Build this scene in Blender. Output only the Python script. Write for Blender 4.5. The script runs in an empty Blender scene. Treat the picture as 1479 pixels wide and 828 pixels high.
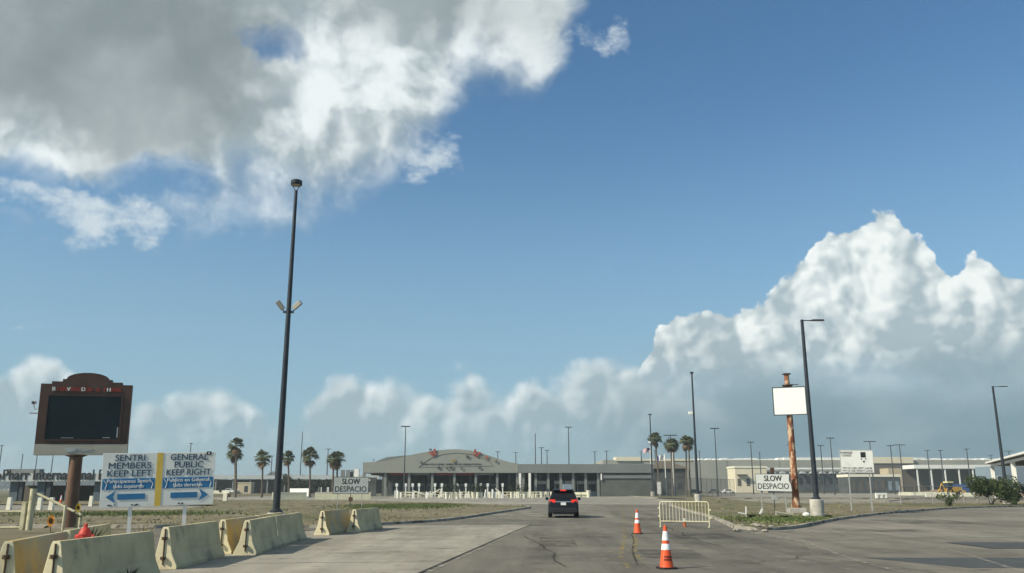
import bpy, bmesh, math, random
import numpy as np
from mathutils import Vector, Matrix
from mathutils.geometry import tessellate_polygon
R = math.radians
random.seed(7)
scene = bpy.context.scene
COL = scene.collection

# ------------------------------------------------------------------ camera
FPX, PW, PH, HZ, CAMH = 1225.0, 1479.0, 828.0, 706.0, 1.75
PITCH = math.atan((HZ - PH / 2) / FPX)
cam = bpy.data.cameras.new('camera'); camo = bpy.data.objects.new('camera', cam); COL.objects.link(camo)
cam.sensor_width = 36.0; cam.lens = 36.0 * FPX / PW; cam.clip_start = 0.1; cam.clip_end = 20000
camo.location = (0, 0, CAMH); camo.rotation_euler = (math.pi / 2 + PITCH, 0, 0)
scene.camera = camo

# ------------------------------------------------------------------ sun, exposure
SUN_EL, SHADOW_AZ = 37.0, 27.0           # shadows fall to the right and a little away
sd = Vector((math.cos(R(SHADOW_AZ)) * math.cos(R(SUN_EL)), math.sin(R(SHADOW_AZ)) * math.cos(R(SUN_EL)), -math.sin(R(SUN_EL))))
sun = bpy.data.lights.new('sun', 'SUN'); sun.energy = 5.0; sun.angle = R(0.5); sun.color = (1.0, 0.9, 0.72)
suno = bpy.data.objects.new('sun', sun); COL.objects.link(suno)
suno.rotation_euler = sd.to_track_quat('-Z', 'Y').to_euler()
vs = scene.view_settings; vs.view_transform = 'Standard'; vs.look = 'None'; vs.exposure = 0.06; vs.gamma = 1.0

# ------------------------------------------------------------------ world: sky and clouds
world = bpy.data.worlds.new('World'); scene.world = world; world.use_nodes = True
NT = world.node_tree; NT.nodes.clear()
class NG:
    def __init__(s, nt): s.nt = nt
    def n(s, t, **kw):
        nd = s.nt.nodes.new(t)
        for k, v in kw.items(): setattr(nd, k, v)
        return nd
    def put(s, sock, v):
        if isinstance(v, bpy.types.NodeSocket): s.nt.links.new(v, sock)
        else: sock.default_value = v
    def m(s, op, a, b=None, c=None, clamp=False):
        nd = s.n('ShaderNodeMath', operation=op, use_clamp=clamp)
        s.put(nd.inputs[0], a)
        if b is not None: s.put(nd.inputs[1], b)
        if c is not None: s.put(nd.inputs[2], c)
        return nd.outputs[0]
    def v(s, op, a, b=None):
        nd = s.n('ShaderNodeVectorMath', operation=op); s.put(nd.inputs[0], a)
        if b is not None:
            if op == 'SCALE': s.put(nd.inputs['Scale'], b)
            else: s.put(nd.inputs[1], b)
        return nd.outputs['Value' if op in ('LENGTH', 'DOT_PRODUCT') else 'Vector']
    def noise(s, vec, scale, detail=5, rough=.5, lac=2.0, dist=0.0, col=False):
        nd = s.n('ShaderNodeTexNoise'); s.put(nd.inputs['Vector'], vec)
        for k, v in (('Scale', scale), ('Detail', detail), ('Roughness', rough), ('Lacunarity', lac), ('Distortion', dist)): nd.inputs[k].default_value = v
        return nd.outputs['Color' if col else 0]
    def voro(s, vec, scale, detail=2, rough=.5, smooth=None):
        nd = s.n('ShaderNodeTexVoronoi', feature='SMOOTH_F1' if smooth else 'F1'); s.put(nd.inputs['Vector'], vec)
        nd.inputs['Scale'].default_value = scale; nd.inputs['Detail'].default_value = detail; nd.inputs['Roughness'].default_value = rough
        if smooth: nd.inputs['Smoothness'].default_value = smooth
        return nd.outputs['Distance']
    def rng(s, x, a, b, c=0., d=1., kind='SMOOTHSTEP'):
        nd = s.n('ShaderNodeMapRange', interpolation_type=kind, clamp=True)
        for i, v in enumerate((x, a, b, c, d)): s.put(nd.inputs[i], v)
        return nd.outputs[0]
    def mix(s, f, a, b, typ='MIX'):
        nd = s.n('ShaderNodeMix', data_type='RGBA', blend_type=typ); s.put(nd.inputs[0], f)
        for i, v in ((6, a), (7, b)): s.put(nd.inputs[i], v if isinstance(v, bpy.types.NodeSocket) else (*v[:3], 1.0))
        return nd.outputs[2]
    def curve(s, x, pts, x0, x1, y0, y1):
        nd = s.n('ShaderNodeFloatCurve'); c = nd.mapping.curves[0]
        P = [((a - x0) / (x1 - x0), (b - y0) / (y1 - y0)) for a, b in pts]
        while len(c.points) < len(P): c.points.new(0.5, 0.5)
        for q, (a, b) in zip(c.points, P): q.location = (a, b); q.handle_type = 'AUTO_CLAMPED'
        nd.mapping.use_clip = False; nd.mapping.extend = 'HORIZONTAL'; nd.mapping.update()
        s.put(nd.inputs['Factor'], 1.0); s.put(nd.inputs['Value'], s.rng(x, x0, x1, 0, 1, 'LINEAR'))
        return s.m('MULTIPLY_ADD', nd.outputs[0], y1 - y0, y0)

def px_ray(px, py):
    x, y = (px - PW / 2) / FPX, (PH / 2 - py) / FPX
    return Vector((x, math.cos(PITCH) - y * math.sin(PITCH), math.sin(PITCH) + y * math.cos(PITCH)))
def ae(px, py):                                  # a direction measured on the photograph -> azimuth, elevation (degrees)
    d = px_ray(px, py).normalized()
    return math.degrees(math.atan2(d.x, d.y)), math.degrees(math.asin(d.z))

def build_world():
    g = NG(NT)
    SKYK = 0.10
    sky = g.n('ShaderNodeTexSky', sky_type='NISHITA', sun_disc=False)
    sky.sun_elevation = R(SUN_EL); sky.sun_rotation = math.atan2(-sd.x, -sd.y) % (2 * math.pi)
    sky.altitude = 0; sky.air_density = 1.0; sky.dust_density = 1.0; sky.ozone_density = 2.0
    D = g.n('ShaderNodeTexCoord').outputs['Generated']
    def xyz(v):
        n_ = g.n('ShaderNodeSeparateXYZ'); g.put(n_.inputs[0], v); return n_.outputs
    dx, dy, dz = xyz(D)
    az = g.m('MULTIPLY', g.m('ARCTAN2', dx, dy), 180 / math.pi)
    el = g.m('MULTIPLY', g.m('ARCSINE', dz), 180 / math.pi)
    skyc = g.mix(1.0, sky.outputs[0], (0.80, 1.13, 1.25), 'MULTIPLY')
    skyc = g.mix(g.m('MULTIPLY', g.rng(el, -4, 30, 1, 0, 'SMOOTHERSTEP'), .80), skyc, (3.1, 4.65, 5.55))
    c = skyc
    def cl(v): return tuple(q / SKYK for q in v)
    def pts(l, pre, post): return pre + [ae(*p) for p in l] + post
    # shared warps
    w1 = g.v('SUBTRACT', g.noise(D, 9, 4, .6, col=True), (.5, .5, .5)); w1x, w1y, w1z = xyz(w1)
    azw = g.m('ADD', az, g.m('MULTIPLY', w1x, 9)); elw = g.m('ADD', el, g.m('MULTIPLY', w1z, 8))
    def blob(px, py, rx, ry):
        a, e = ae(px, py)
        u = g.m('DIVIDE', g.m('SUBTRACT', azw, a), rx); w = g.m('DIVIDE', g.m('SUBTRACT', elw, e), ry)
        return g.rng(g.m('ADD', g.m('MULTIPLY', u, u), g.m('MULTIPLY', w, w)), 0, 1, 1, 0)
    def bank(c, top, soft, warp, vs_, lo, hi, shade, opacity, seed, rel, amp=1.0, det=2, kfine=.8, fade=None, ks=1.0, toplit=None):
        off = g.v('ADD', D, (seed * 3.1, seed * 1.7, seed * .9))
        wv = g.v('SUBTRACT', g.noise(off, vs_ * .8, 2, .5, col=True), (.5, .5, .5))
        P = g.v('ADD', off, g.v('SCALE', wv, .45 / vs_))
        L = Vector((-0.80, -0.30, 0.50)).normalized() * (0.16 / vs_)
        b1 = g.voro(P, vs_, det, .5); b2 = g.voro(g.v('ADD', P, tuple(L)), vs_, det, .5)
        az2 = g.m('ADD', az, g.m('MULTIPLY', xyz(wv)[0], warp * 1.2))
        T = g.curve(az2, top, -180, 180, -10, 60)
        fine = g.noise(off, vs_ * 3.2, 5, .62)
        h = g.m('SUBTRACT', T, el)
        h = g.m('ADD', h, g.m('MULTIPLY', g.m('SUBTRACT', .48, b1), warp * 2.6))
        h = g.m('ADD', h, g.m('MULTIPLY', g.m('SUBTRACT', fine, .5), warp * kfine))
        d = g.rng(h, 0, soft)
        lit = g.m('MULTIPLY', g.m('SUBTRACT', b2, b1), 2.1 * ks)
        big = g.noise(off, vs_ * .45, 3, .5)
        hgt = g.rng(g.m('SUBTRACT', el, rel[0]), 0, rel[1], 0, 1, 'LINEAR')
        s_ = g.m('ADD', g.m('ADD', shade[0], g.m('MULTIPLY', hgt, shade[1])), lit)
        s_ = g.m('ADD', s_, g.m('MULTIPLY', g.m('SUBTRACT', big, .5), shade[2]))
        s_ = g.m('ADD', s_, g.m('MULTIPLY', g.m('SUBTRACT', fine, .5), .55))
        s_ = g.m('ADD', s_, g.m('MULTIPLY', g.m('SUBTRACT', .42, b1), .35 * ks))
        if toplit: s_ = g.m('ADD', s_, g.rng(h, toplit[0], toplit[1], toplit[2], 0))
        s_ = g.rng(s_, -.05, 1.0, 0, 1, 'LINEAR')
        col = g.mix(s_, cl(lo), cl(hi))
        op = opacity if fade is None else g.m('MULTIPLY', fade(), opacity)
        return g.mix(g.m('MULTIPLY', d, op), c, col)
    # far hazy bank, left to centre
    far = pts([(0, 505), (60, 495), (100, 525), (150, 580), (210, 556), (270, 545), (330, 562), (390, 600), (440, 585), (468, 545), (515, 528), (560, 556),
               (600, 545), (640, 552), (690, 528), (730, 550), (770, 530), (810, 534), (860, 510), (900, 516), (960, 525), (1060, 560), (1200, 600), (1479, 600)],
              [(-180, 4), (-150, 8), (-110, 5), (-75, 8), (-50, 6)], [(45, 5), (70, 8), (100, 5), (140, 7), (180, 4)])
    far = [(q[0], q[1] + (.9 if -32 < q[0] < 12 else 0)) for q in far]
    c = bank(c, far, 1.6, .95, 14, (.36, .475, .525), (.78, .85, .86), (.02, .20, 1.3), .95, 3.0, (2.5, 6.5), kfine=1.5, fade=lambda: g.rng(el, 0.5, 6.0, .2, 1), ks=.9, toplit=(.2, 3.0, .70))
    # tall head
    tall = pts([(880, 650), (925, 545), (938, 505), (958, 475), (1000, 450), (1040, 447), (1085, 438), (1118, 440), (1130, 408), (1165, 378), (1185, 344), (1225, 324), (1262, 312), (1292, 314), (1318, 328),
                (1342, 350), (1352, 392), (1380, 380), (1420, 360), (1448, 378), (1462, 415), (1479, 405)],
               [(-180, -8), (0, -8), (4, -4)], [(36, 15.5), (41, 12.5), (47, 16.5), (55, 12), (64, 6), (75, -5), (180, -8)])
    tall = [(q[0], q[1] + (1.15 if 8 < q[0] < 26.3 else (.4 if q[0] < 32 else 0) if 26.3 <= q[0] < 60 else 0)) for q in tall]
    c = bank(c, tall, .32, .78, 14, (.40, .50, .545), (.86, .915, .90), (.22, .46, .75), 1.0, 5.3, (6.0, 6.5), kfine=1.9, ks=1.15, det=3, fade=lambda: g.rng(el, 4.5, 9.0))
    # rain-grey mass under the tall head
    mott = g.noise(g.v('MULTIPLY', D, (1, 1, 2.0)), 6, 5, .55)
    elr = g.m('ADD', el, g.m('MULTIPLY', g.m('SUBTRACT', mott, .5), 7)); azr = g.m('ADD', az, g.m('MULTIPLY', w1y, 22))
    rm = g.m('MULTIPLY', g.rng(azr, -4, 18), g.rng(azr, 90, 60))
    rm = g.m('MULTIPLY', rm, g.rng(elr, 10.2, 4.6))
    low = g.rng(el, 1.5, 9.5)
    c = g.mix(g.m('MULTIPLY', rm, .92), c, g.mix(g.m('ADD', g.m('MULTIPLY', low, .55), g.m('MULTIPLY', g.rng(mott, .35, .68), .5)), cl((.180, .285, .335)), cl((.38, .48, .52))))
    # ---- big near cloud, upper left: everything above a lower edge
    edge = pts([(0, 320), (70, 315), (130, 290), (190, 262), (240, 262), (300, 285), (350, 290), (420, 292), (480, 280), (540, 246), (600, 200), (640, 165), (662, 120), (700, 108), (760, 122), (790, 85), (812, 20), (822, -20)],
               [(-180, 44), (-150, 30), (-120, 40), (-80, 22), (-55, 24), (-42, 15)], [(14, 44), (40, 60), (90, 48), (130, 60), (180, 44)])
    off = g.v('ADD', D, (9.1, 2.2, 4.4))
    P = g.v('ADD', off, g.v('SCALE', w1, .05))
    E_ = g.curve(g.m('ADD', az, g.m('MULTIPLY', w1x, 3)), edge, -180, 180, -10, 60)
    f1 = g.noise(P, 6.5, 8, .55)
    f2 = g.noise(g.v('ADD', P, (-.022, -.004, .018)), 6.5, 4, .55)
    fb = g.noise(off, 3.4, 4, .5)
    dist = g.m('SUBTRACT', el, E_)
    h = g.m('ADD', dist, g.m('MULTIPLY', g.m('SUBTRACT', f1, .40), 15))
    h = g.m('SUBTRACT', h, g.m('MULTIPLY', blob(392, 74, 3.6, 2.4), 10))
    h = g.m('SUBTRACT', h, g.m('MULTIPLY', blob(235, 245, 4.5, 2.4), 2.5))
    h = g.m('SUBTRACT', h, g.m('MULTIPLY', blob(80, 280, 6, 2.2), 3))
    d = g.rng(h, -.5, 4.8)
    dark = g.m('MAXIMUM', blob(130, 40, 17, 9.0), g.m('MULTIPLY', blob(560, -30, 22, 6.0), .5))
    dark = g.m('MAXIMUM', dark, g.m('MULTIPLY', g.rng(el, 33, 44), .8))
    dark = g.rng(g.m('ADD', dark, g.m('MULTIPLY', g.m('SUBTRACT', fb, .5), .9)), .05, .75)
    glow = g.m('MAXIMUM', blob(545, 120, 9.5, 6.5), g.m('MULTIPLY', blob(90, 250, 16, 5.5), .9))
    glow = g.m('MAXIMUM', glow, g.m('MULTIPLY', blob(730, 60, 6, 5), .7))
    lit = g.m('MULTIPLY', g.m('SUBTRACT', f1, f2), 5.0)
    s_ = g.m('ADD', g.m('ADD', .18, lit), g.m('MULTIPLY', glow, .42))
    s_ = g.m('ADD', s_, g.m('MULTIPLY', g.m('SUBTRACT', f1, .5), 1.1))
    s_ = g.rng(s_, .0, 1.0, 0, 1, 'SMOOTHSTEP')
    col = g.mix(s_, cl((.37, .45, .485)), cl((.84, .90, .90)))
    dcol = g.mix(g.rng(g.m('ADD', g.m('MULTIPLY', f1, .5), g.m('MULTIPLY', fb, .5)), .38, .62), cl((.235, .28, .29)), cl((.40, .455, .465)))
    col = g.mix(g.m('MULTIPLY', dark, .92), col, dcol)
    c = g.mix(g.m('MULTIPLY', d, .97), c, col)
    # a few torn wisps below the big cloud
    wz = g.noise(g.v('MULTIPLY', D, (1, 1, 1.5)), 16, 6, .66)
    wm = g.m('MAXIMUM', g.m('MAXIMUM', blob(618, 232, 4.0, 1.9), blob(850, 40, 3.6, 2.2)), g.m('MAXIMUM', blob(75, 472, 2.4, 1.0), blob(120, 310, 9, 2.6)))
    wd = g.rng(g.m('ADD', g.m('MULTIPLY', wm, .30), wz), .66, .95)
    c = g.mix(g.m('MULTIPLY', wd, .8), c, cl((.68, .76, .79)))
    bg = g.n('ShaderNodeBackground'); g.put(bg.inputs['Color'], c); bg.inputs['Strength'].default_value = SKYK
    out = g.n('ShaderNodeOutputWorld'); NT.links.new(bg.outputs[0], out.inputs[0])
build_world()
try: world.cycles.sampling_method = 'NONE'
except Exception: pass
cy = scene.cycles
cy.max_bounces = 5; cy.diffuse_bounces = 3; cy.glossy_bounces = 2; cy.transparent_max_bounces = 12
cy.use_adaptive_sampling = True; cy.adaptive_threshold = .02; cy.adaptive_min_samples = 12

# ------------------------------------------------------------------ measuring helpers
def G(px, py, z=0.0):                           # pixel of the photograph -> ground point
    d = px_ray(px, py); t = (z - CAMH) / d.z
    return Vector((d.x * t, d.y * t, z))
def at(px, py, Y):
    d = px_ray(px, py); t = Y / d.y
    return Vector((d.x * t, Y, CAMH + d.z * t))

# ------------------------------------------------------------------ materials
MATS = {}
def mat(name, col, rough=.7, metal=0., var=.15, scale=3., col2=None, bump=0., bscale=60., c2lo=.45, c2hi=.62, det=6, spec=.3, stretch=None, emit=None):
    if name in MATS: return MATS[name]
    m = bpy.data.materials.new(name); m.use_nodes = True; nt = m.node_tree; g = NG(nt)
    b = nt.nodes['Principled BSDF']
    tc = g.n('ShaderNodeTexCoord').outputs['Object']
    if stretch: tc = g.v('MULTIPLY', tc, stretch)
    n1 = g.noise(tc, scale, det, .6)
    a = tuple(max(0, c * (1 - var)) for c in col); z = tuple(min(1, c * (1 + var)) for c in col)
    c = g.mix(g.rng(n1, .3, .7), a, z)
    if col2:
        n2 = g.noise(g.v('ADD', tc, (3.3, 7.1, 1.9)), scale * .7, det, .65)
        c = g.mix(g.rng(n2, c2lo, c2hi), c, col2)
    g.put(b.inputs['Base Color'], c)
    b.inputs['Roughness'].default_value = rough; b.inputs['Metallic'].default_value = metal; b.inputs['Specular IOR Level'].default_value = spec
    if bump:
        bn = g.n('ShaderNodeBump'); bn.inputs['Strength'].default_value = bump; bn.inputs['Distance'].default_value = .02
        g.put(bn.inputs['Height'], g.noise(tc, bscale, 4, .6)); nt.links.new(bn.outputs[0], b.inputs['Normal'])
    if emit: b.inputs['Emission Color'].default_value = (*emit[:3], 1); b.inputs['Emission Strength'].default_value = emit[3]
    MATS[name] = m; return m

def ground_mat(name, cols, scales, bump=.4, bscale=25.):
    m = bpy.data.materials.new(name); m.use_nodes = True; nt = m.node_tree; g = NG(nt); b = nt.nodes['Principled BSDF']
    tc = g.n('ShaderNodeTexCoord').outputs['Object']
    c = cols[0]
    for i, (cc, sc, lo, hi) in enumerate(zip(cols[1:], scales, (.42, .46, .55, .52), (.62, .60, .68, .6))):
        c = g.mix(g.rng(g.noise(g.v('ADD', tc, (i * 17.3, i * 5.1, 0)), sc, 7, .62), lo, hi), c, cc)
    if name != 'far_ground':
        st_ = g.noise(g.v('MULTIPLY', tc, (1.0, .12, 1.0)), .9, 6, .65)
        c = g.mix(1.0, c, g.mix(g.rng(st_, .3, .7), (.84, .84, .85), (1.16, 1.155, 1.14)), 'MULTIPLY')
    fine = g.noise(tc, bscale * .3, 5, .7)
    c = g.mix(1.0, c, g.mix(fine, (.78, .78, .78), (1.22, 1.22, 1.22)), 'MULTIPLY')
    g.put(b.inputs['Base Color'], c); b.inputs['Roughness'].default_value = .95; b.inputs['Specular IOR Level'].default_value = .1
    bn = g.n('ShaderNodeBump'); bn.inputs['Strength'].default_value = bump; bn.inputs['Distance'].default_value = .06
    g.put(bn.inputs['Height'], g.noise(tc, bscale, 4, .6)); nt.links.new(bn.outputs[0], b.inputs['Normal'])
    MATS[name] = m; return m
def worn_mat(name, col, lo=.42, hi=.58, scale=5., density=1.0):       # worn paint / stains: patchy cover over the surface below
    m = bpy.data.materials.new(name); m.use_nodes = True; nt = m.node_tree; g = NG(nt); b = nt.nodes['Principled BSDF']
    tc = g.n('ShaderNodeTexCoord').outputs['Object']
    n1 = g.noise(tc, scale, 8, .68)
    b.inputs['Base Color'].default_value = (*col, 1); b.inputs['Roughness'].default_value = .85; b.inputs['Specular IOR Level'].default_value = .15
    g.put(b.inputs['Alpha'], g.m('MULTIPLY', g.rng(n1, lo, hi), density))
    MATS[name] = m; return m
def link_mat(name, density):                                           # woven wire: thin diagonal wires, open between them
    m = bpy.data.materials.new(name); m.use_nodes = True; nt = m.node_tree; g = NG(nt); b = nt.nodes['Principled BSDF']
    s = g.n('ShaderNodeSeparateXYZ'); g.put(s.inputs[0], g.n('ShaderNodeTexCoord').outputs['Object'])
    u = g.m('ADD', s.outputs[0], s.outputs[2]); w = g.m('SUBTRACT', s.outputs[0], s.outputs[2])
    wire = [g.m('LESS_THAN', g.m('FRACT', g.m('MULTIPLY', q, 14.0)), density) for q in (u, w)]
    b.inputs['Base Color'].default_value = (.07, .075, .075, 1); b.inputs['Metallic'].default_value = .3; b.inputs['Roughness'].default_value = .55
    g.put(b.inputs['Alpha'], g.m('MAXIMUM', *wire))
    MATS[name] = m; return m

ASPH = ground_mat('asphalt', [(.155, .147, .126), (.125, .12, .106), (.178, .168, .142), (.205, .192, .162)], (.35, .09, 1.6), .25, 40.)
CONC = ground_mat('road_concrete', [(.285, .268, .225), (.235, .22, .185), (.325, .308, .262), (.20, .188, .158)], (.4, .12, 1.3), .15, 40.)
APRON = ground_mat('apron_asphalt', [(.19, .178, .15), (.155, .146, .125), (.225, .212, .18), (.135, .128, .112)], (.3, .1, 1.1), .2, 40.)
LOT = ground_mat('lot_paving', [(.26, .25, .215), (.21, .20, .175), (.31, .295, .25)], (.2, .05), .15, 20.)
GRASS = ground_mat('dry_grass', [(.168, .148, .097), (.200, .178, .122), (.122, .126, .066), (.245, .222, .16)], (.16, .05, .5), .25, 9.)
DIRT = ground_mat('far_ground', [(.15, .132, .085), (.19, .17, .115), (.10, .10, .055)], (.03, .012), .5, 4.)
DARKBAND = mat('dark_band_surface', (.066, .071, .074), .85, var=.15, scale=2.)
OILM = worn_mat('old_repair_surface', (.085, .082, .075), .34, .66, .8, .5)
TARW = worn_mat('worn_tar_seam', (.05, .048, .043), .36, .6, 4., .8)
TAR = mat('tar_joint', (.035, .033, .03), .8, scale=4.)
PALEJ = worn_mat('pale_joint_grout', (.36, .34, .29), .40, .62, 3., .8)
KERB = mat('kerb_concrete', (.34, .32, .27), .9, var=.25, scale=1.5, col2=(.11, .10, .085), c2lo=.5, c2hi=.62, bump=.3)
PAINTY = worn_mat('worn_yellow_paint', (.46, .34, .08), .50, .66, 3.5)
PAINTW = worn_mat('worn_white_paint', (.5, .48, .43), .44, .60, 2.2)
TYREMK = worn_mat('tyre_darkening', (.05, .048, .045), .40, .8, .6, .30)
PALEP = worn_mat('pale_worn_surface', (.30, .285, .24), .40, .62, .35, .85)
def barrier_mat():
    m = mat('barrier_concrete', (.50, .44, .262), .85, var=.14, scale=1.6, col2=(.27, .24, .17), c2lo=.53, c2hi=.68, bump=.35, bscale=24, det=9)
    return m
BARR = barrier_mat()
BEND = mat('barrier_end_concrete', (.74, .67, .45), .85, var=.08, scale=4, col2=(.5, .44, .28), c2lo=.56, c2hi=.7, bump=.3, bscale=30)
IRON = mat('rusty_iron', (.09, .06, .04), .8, var=.5, scale=20)
RUSTB = mat('rust_stain_barrier', (.46, .33, .13), .85, var=.25, scale=.9, col2=(.37, .335, .23), c2lo=.42, c2hi=.6, bump=.25)
BLACKR = mat('black_rubber', (.02, .02, .02), .7)
POLE = mat('dark_pole_paint', (.028, .036, .045), .45, .2, var=.2, scale=2, spec=.4)
POLEF = mat('grey_pole_paint', (.06, .07, .078), .5, .2)
GALV = mat('galvanised_steel', (.42, .43, .42), .5, .35, var=.15, scale=6)
WHITE = mat('white_paint', (.80, .80, .76), .6, var=.05, scale=3, col2=(.62, .61, .56), c2lo=.6, c2hi=.75)
SIGNW = mat('sign_white_sheeting', (.74, .76, .72), .55, var=.04, scale=1.2, col2=(.64, .65, .60), c2lo=.55, c2hi=.75)
SIGNG = mat('sign_grey_sheeting', (.46, .49, .48), .5, var=.05, scale=1.5, col2=(.40, .42, .40), c2lo=.5, c2hi=.7)
BLANK = mat('blank_sign_face', (.84, .88, .85), .5, var=.02, scale=1.)
CREAM = mat('cream_paint', (.72, .68, .48), .6, var=.08, scale=3, col2=(.5, .45, .3), c2lo=.58, c2hi=.72)
GATEM = mat('dull_cream_gate_paint', (.52, .49, .33), .65, var=.12, scale=4, col2=(.36, .33, .21), c2lo=.52, c2hi=.68)
CROWDM = mat('yellowed_cream_paint', (.70, .66, .45), .6, var=.08, scale=5, col2=(.52, .47, .30), c2lo=.56, c2hi=.72)
CREAMP = mat('pale_cream_paint', (.78, .75, .60), .6, var=.06, scale=3)
BLACK = mat('black_lettering', (.018, .019, .02), .6)
NAVY = mat('navy_lettering', (.05, .09, .14), .6)
BLUE = mat('sign_blue', (.03, .17, .36), .5, var=.08)
YEL = mat('sign_yellow', (.66, .47, .09), .55, var=.1, scale=2)
BROWN = mat('brown_cabinet_paint', (.082, .046, .034), .55, var=.15, scale=1.5, spec=.35)
BROWNP = mat('brown_pole_paint', (.145, .085, .055), .6, var=.3, scale=2, stretch=(1, 1, .3))
SCREEN = mat('dark_display_glass', (.006, .014, .018), .4, var=.3, scale=.6, spec=.25)
BEIGE = mat('beige_sign_strip', (.43, .41, .34), .6, var=.06)
REDL = mat('faded_red_lettering', (.36, .055, .04), .6)
ORANGE = mat('cone_orange', (.74, .10, .03), .55, var=.10, scale=5, col2=(.42, .085, .04), c2lo=.58, c2hi=.75)
REFL = mat('cone_reflective_white', (.80, .81, .80), .45, var=.05, scale=8, col2=(.58, .57, .54), c2lo=.56, c2hi=.72)
OCONE = mat('dull_cone_orange', (.42, .13, .05), .6, var=.15, scale=6)
RUST = mat('rusty_peeling_pole', (.23, .085, .04), .85, var=.5, scale=3.5, col2=(.54, .40, .27), c2lo=.49, c2hi=.58, bump=.5, bscale=15, stretch=(1, 1, .5))
PED = mat('pedestal_concrete', (.46, .445, .39), .9, var=.15, scale=2, col2=(.28, .265, .22), c2lo=.5, c2hi=.68, bump=.3)
FASC = mat('grey_green_fascia', (.255, .265, .235), .65, var=.06, scale=.25)
FASC2 = mat('dark_grey_canopy', (.185, .20, .195), .6, var=.08, scale=.2)
ROOF = mat('standing_seam_roof', (.17, .18, .175), .5, .1, var=.1, scale=.4)
COLM = mat('column_grey', (.20, .215, .20), .6, var=.1, scale=1)
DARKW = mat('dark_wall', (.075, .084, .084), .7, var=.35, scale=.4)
DGLASS = mat('dark_glass', (.02, .03, .035), .12, var=.4, scale=.5, spec=.5)
REDB = mat('red_sign_band', (.30, .035, .035), .6)
TRIM = mat('fascia_trim', (.205, .212, .19), .6)
BUTR = mat('butterfly_red', (.32, .085, .065), .6, var=.3, scale=1.5)
BUTD = mat('butterfly_dark', (.05, .05, .055), .6, var=.3, scale=2)
BUTG = mat('butterfly_ochre', (.30, .22, .07), .6, var=.3, scale=2)
WHS = mat('warehouse_grey_wall', (.31, .31, .265), .8, var=.1, scale=.08)
WHC = mat('warehouse_cream', (.70, .64, .48), .75, var=.05, scale=.1)
WHB = mat('warehouse_brown_wall', (.12, .105, .085), .8, var=.12, scale=.1)
TANW = mat('tan_wall', (.50, .42, .29), .8, var=.08, scale=.3)
BLUEG = mat('blue_grey_wall', (.20, .26, .31), .7, var=.08, scale=.3)
CARP = mat('suv_dark_paint', (.007, .009, .013), .28, 0., var=.1, scale=2, spec=.4)
CARG = mat('suv_tinted_glass', (.004, .006, .010), .06, var=.1, spec=.5)
CARB = mat('suv_dark_plastic', (.02, .022, .025), .5, var=.1)
CHROME = mat('chrome_trim', (.65, .68, .70), .25, .9, var=.05)
TAIL = mat('tail_lamp_red', (.50, .02, .012), .25, var=.1, emit=(1.0, .06, .03, .55))
PLATE = mat('number_plate_white', (.75, .76, .74), .5, var=.04)
TYRE = mat('tyre_rubber', (.018, .018, .018), .85)
FROND = mat('palm_frond_green', (.082, .095, .042), .7, var=.45, scale=1.6)
FRONDD = mat('palm_dead_skirt', (.15, .10, .055), .85, var=.4, scale=1.6)
TRUNK = mat('palm_trunk_bark', (.12, .10, .078), .9, var=.3, scale=3, bump=.5, stretch=(1, 1, 4))
LEAF = mat('shrub_leaf', (.052, .080, .024), .75, var=.5, scale=1.5)
LEAFD = mat('dark_tree_leaf', (.035, .05, .02), .8, var=.45, scale=.6)
BLADE = mat('dry_grass_blade', (.25, .215, .13), .9, var=.3, scale=.25, col2=(.15, .15, .07), c2lo=.55, c2hi=.68)
HYD = mat('red_hydrant_paint', (.52, .055, .04), .5, var=.15, scale=6)
PETAL = mat('sunflower_petal', (.66, .42, .02), .7); SEED = mat('sunflower_seed_head', (.05, .03, .015), .9); ORP = mat('orange_petal', (.72, .27, .02), .7)
CATY = mat('machine_yellow', (.62, .36, .05), .5, var=.12); CATP = mat('machine_pale_yellow', (.72, .66, .30), .5)
BLUET = mat('blue_container_paint', (.05, .11, .30), .6, var=.1)
DIRTP = mat('excavated_soil', (.30, .235, .16), .95, var=.2, scale=1.2, bump=.8, bscale=6)

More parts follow.
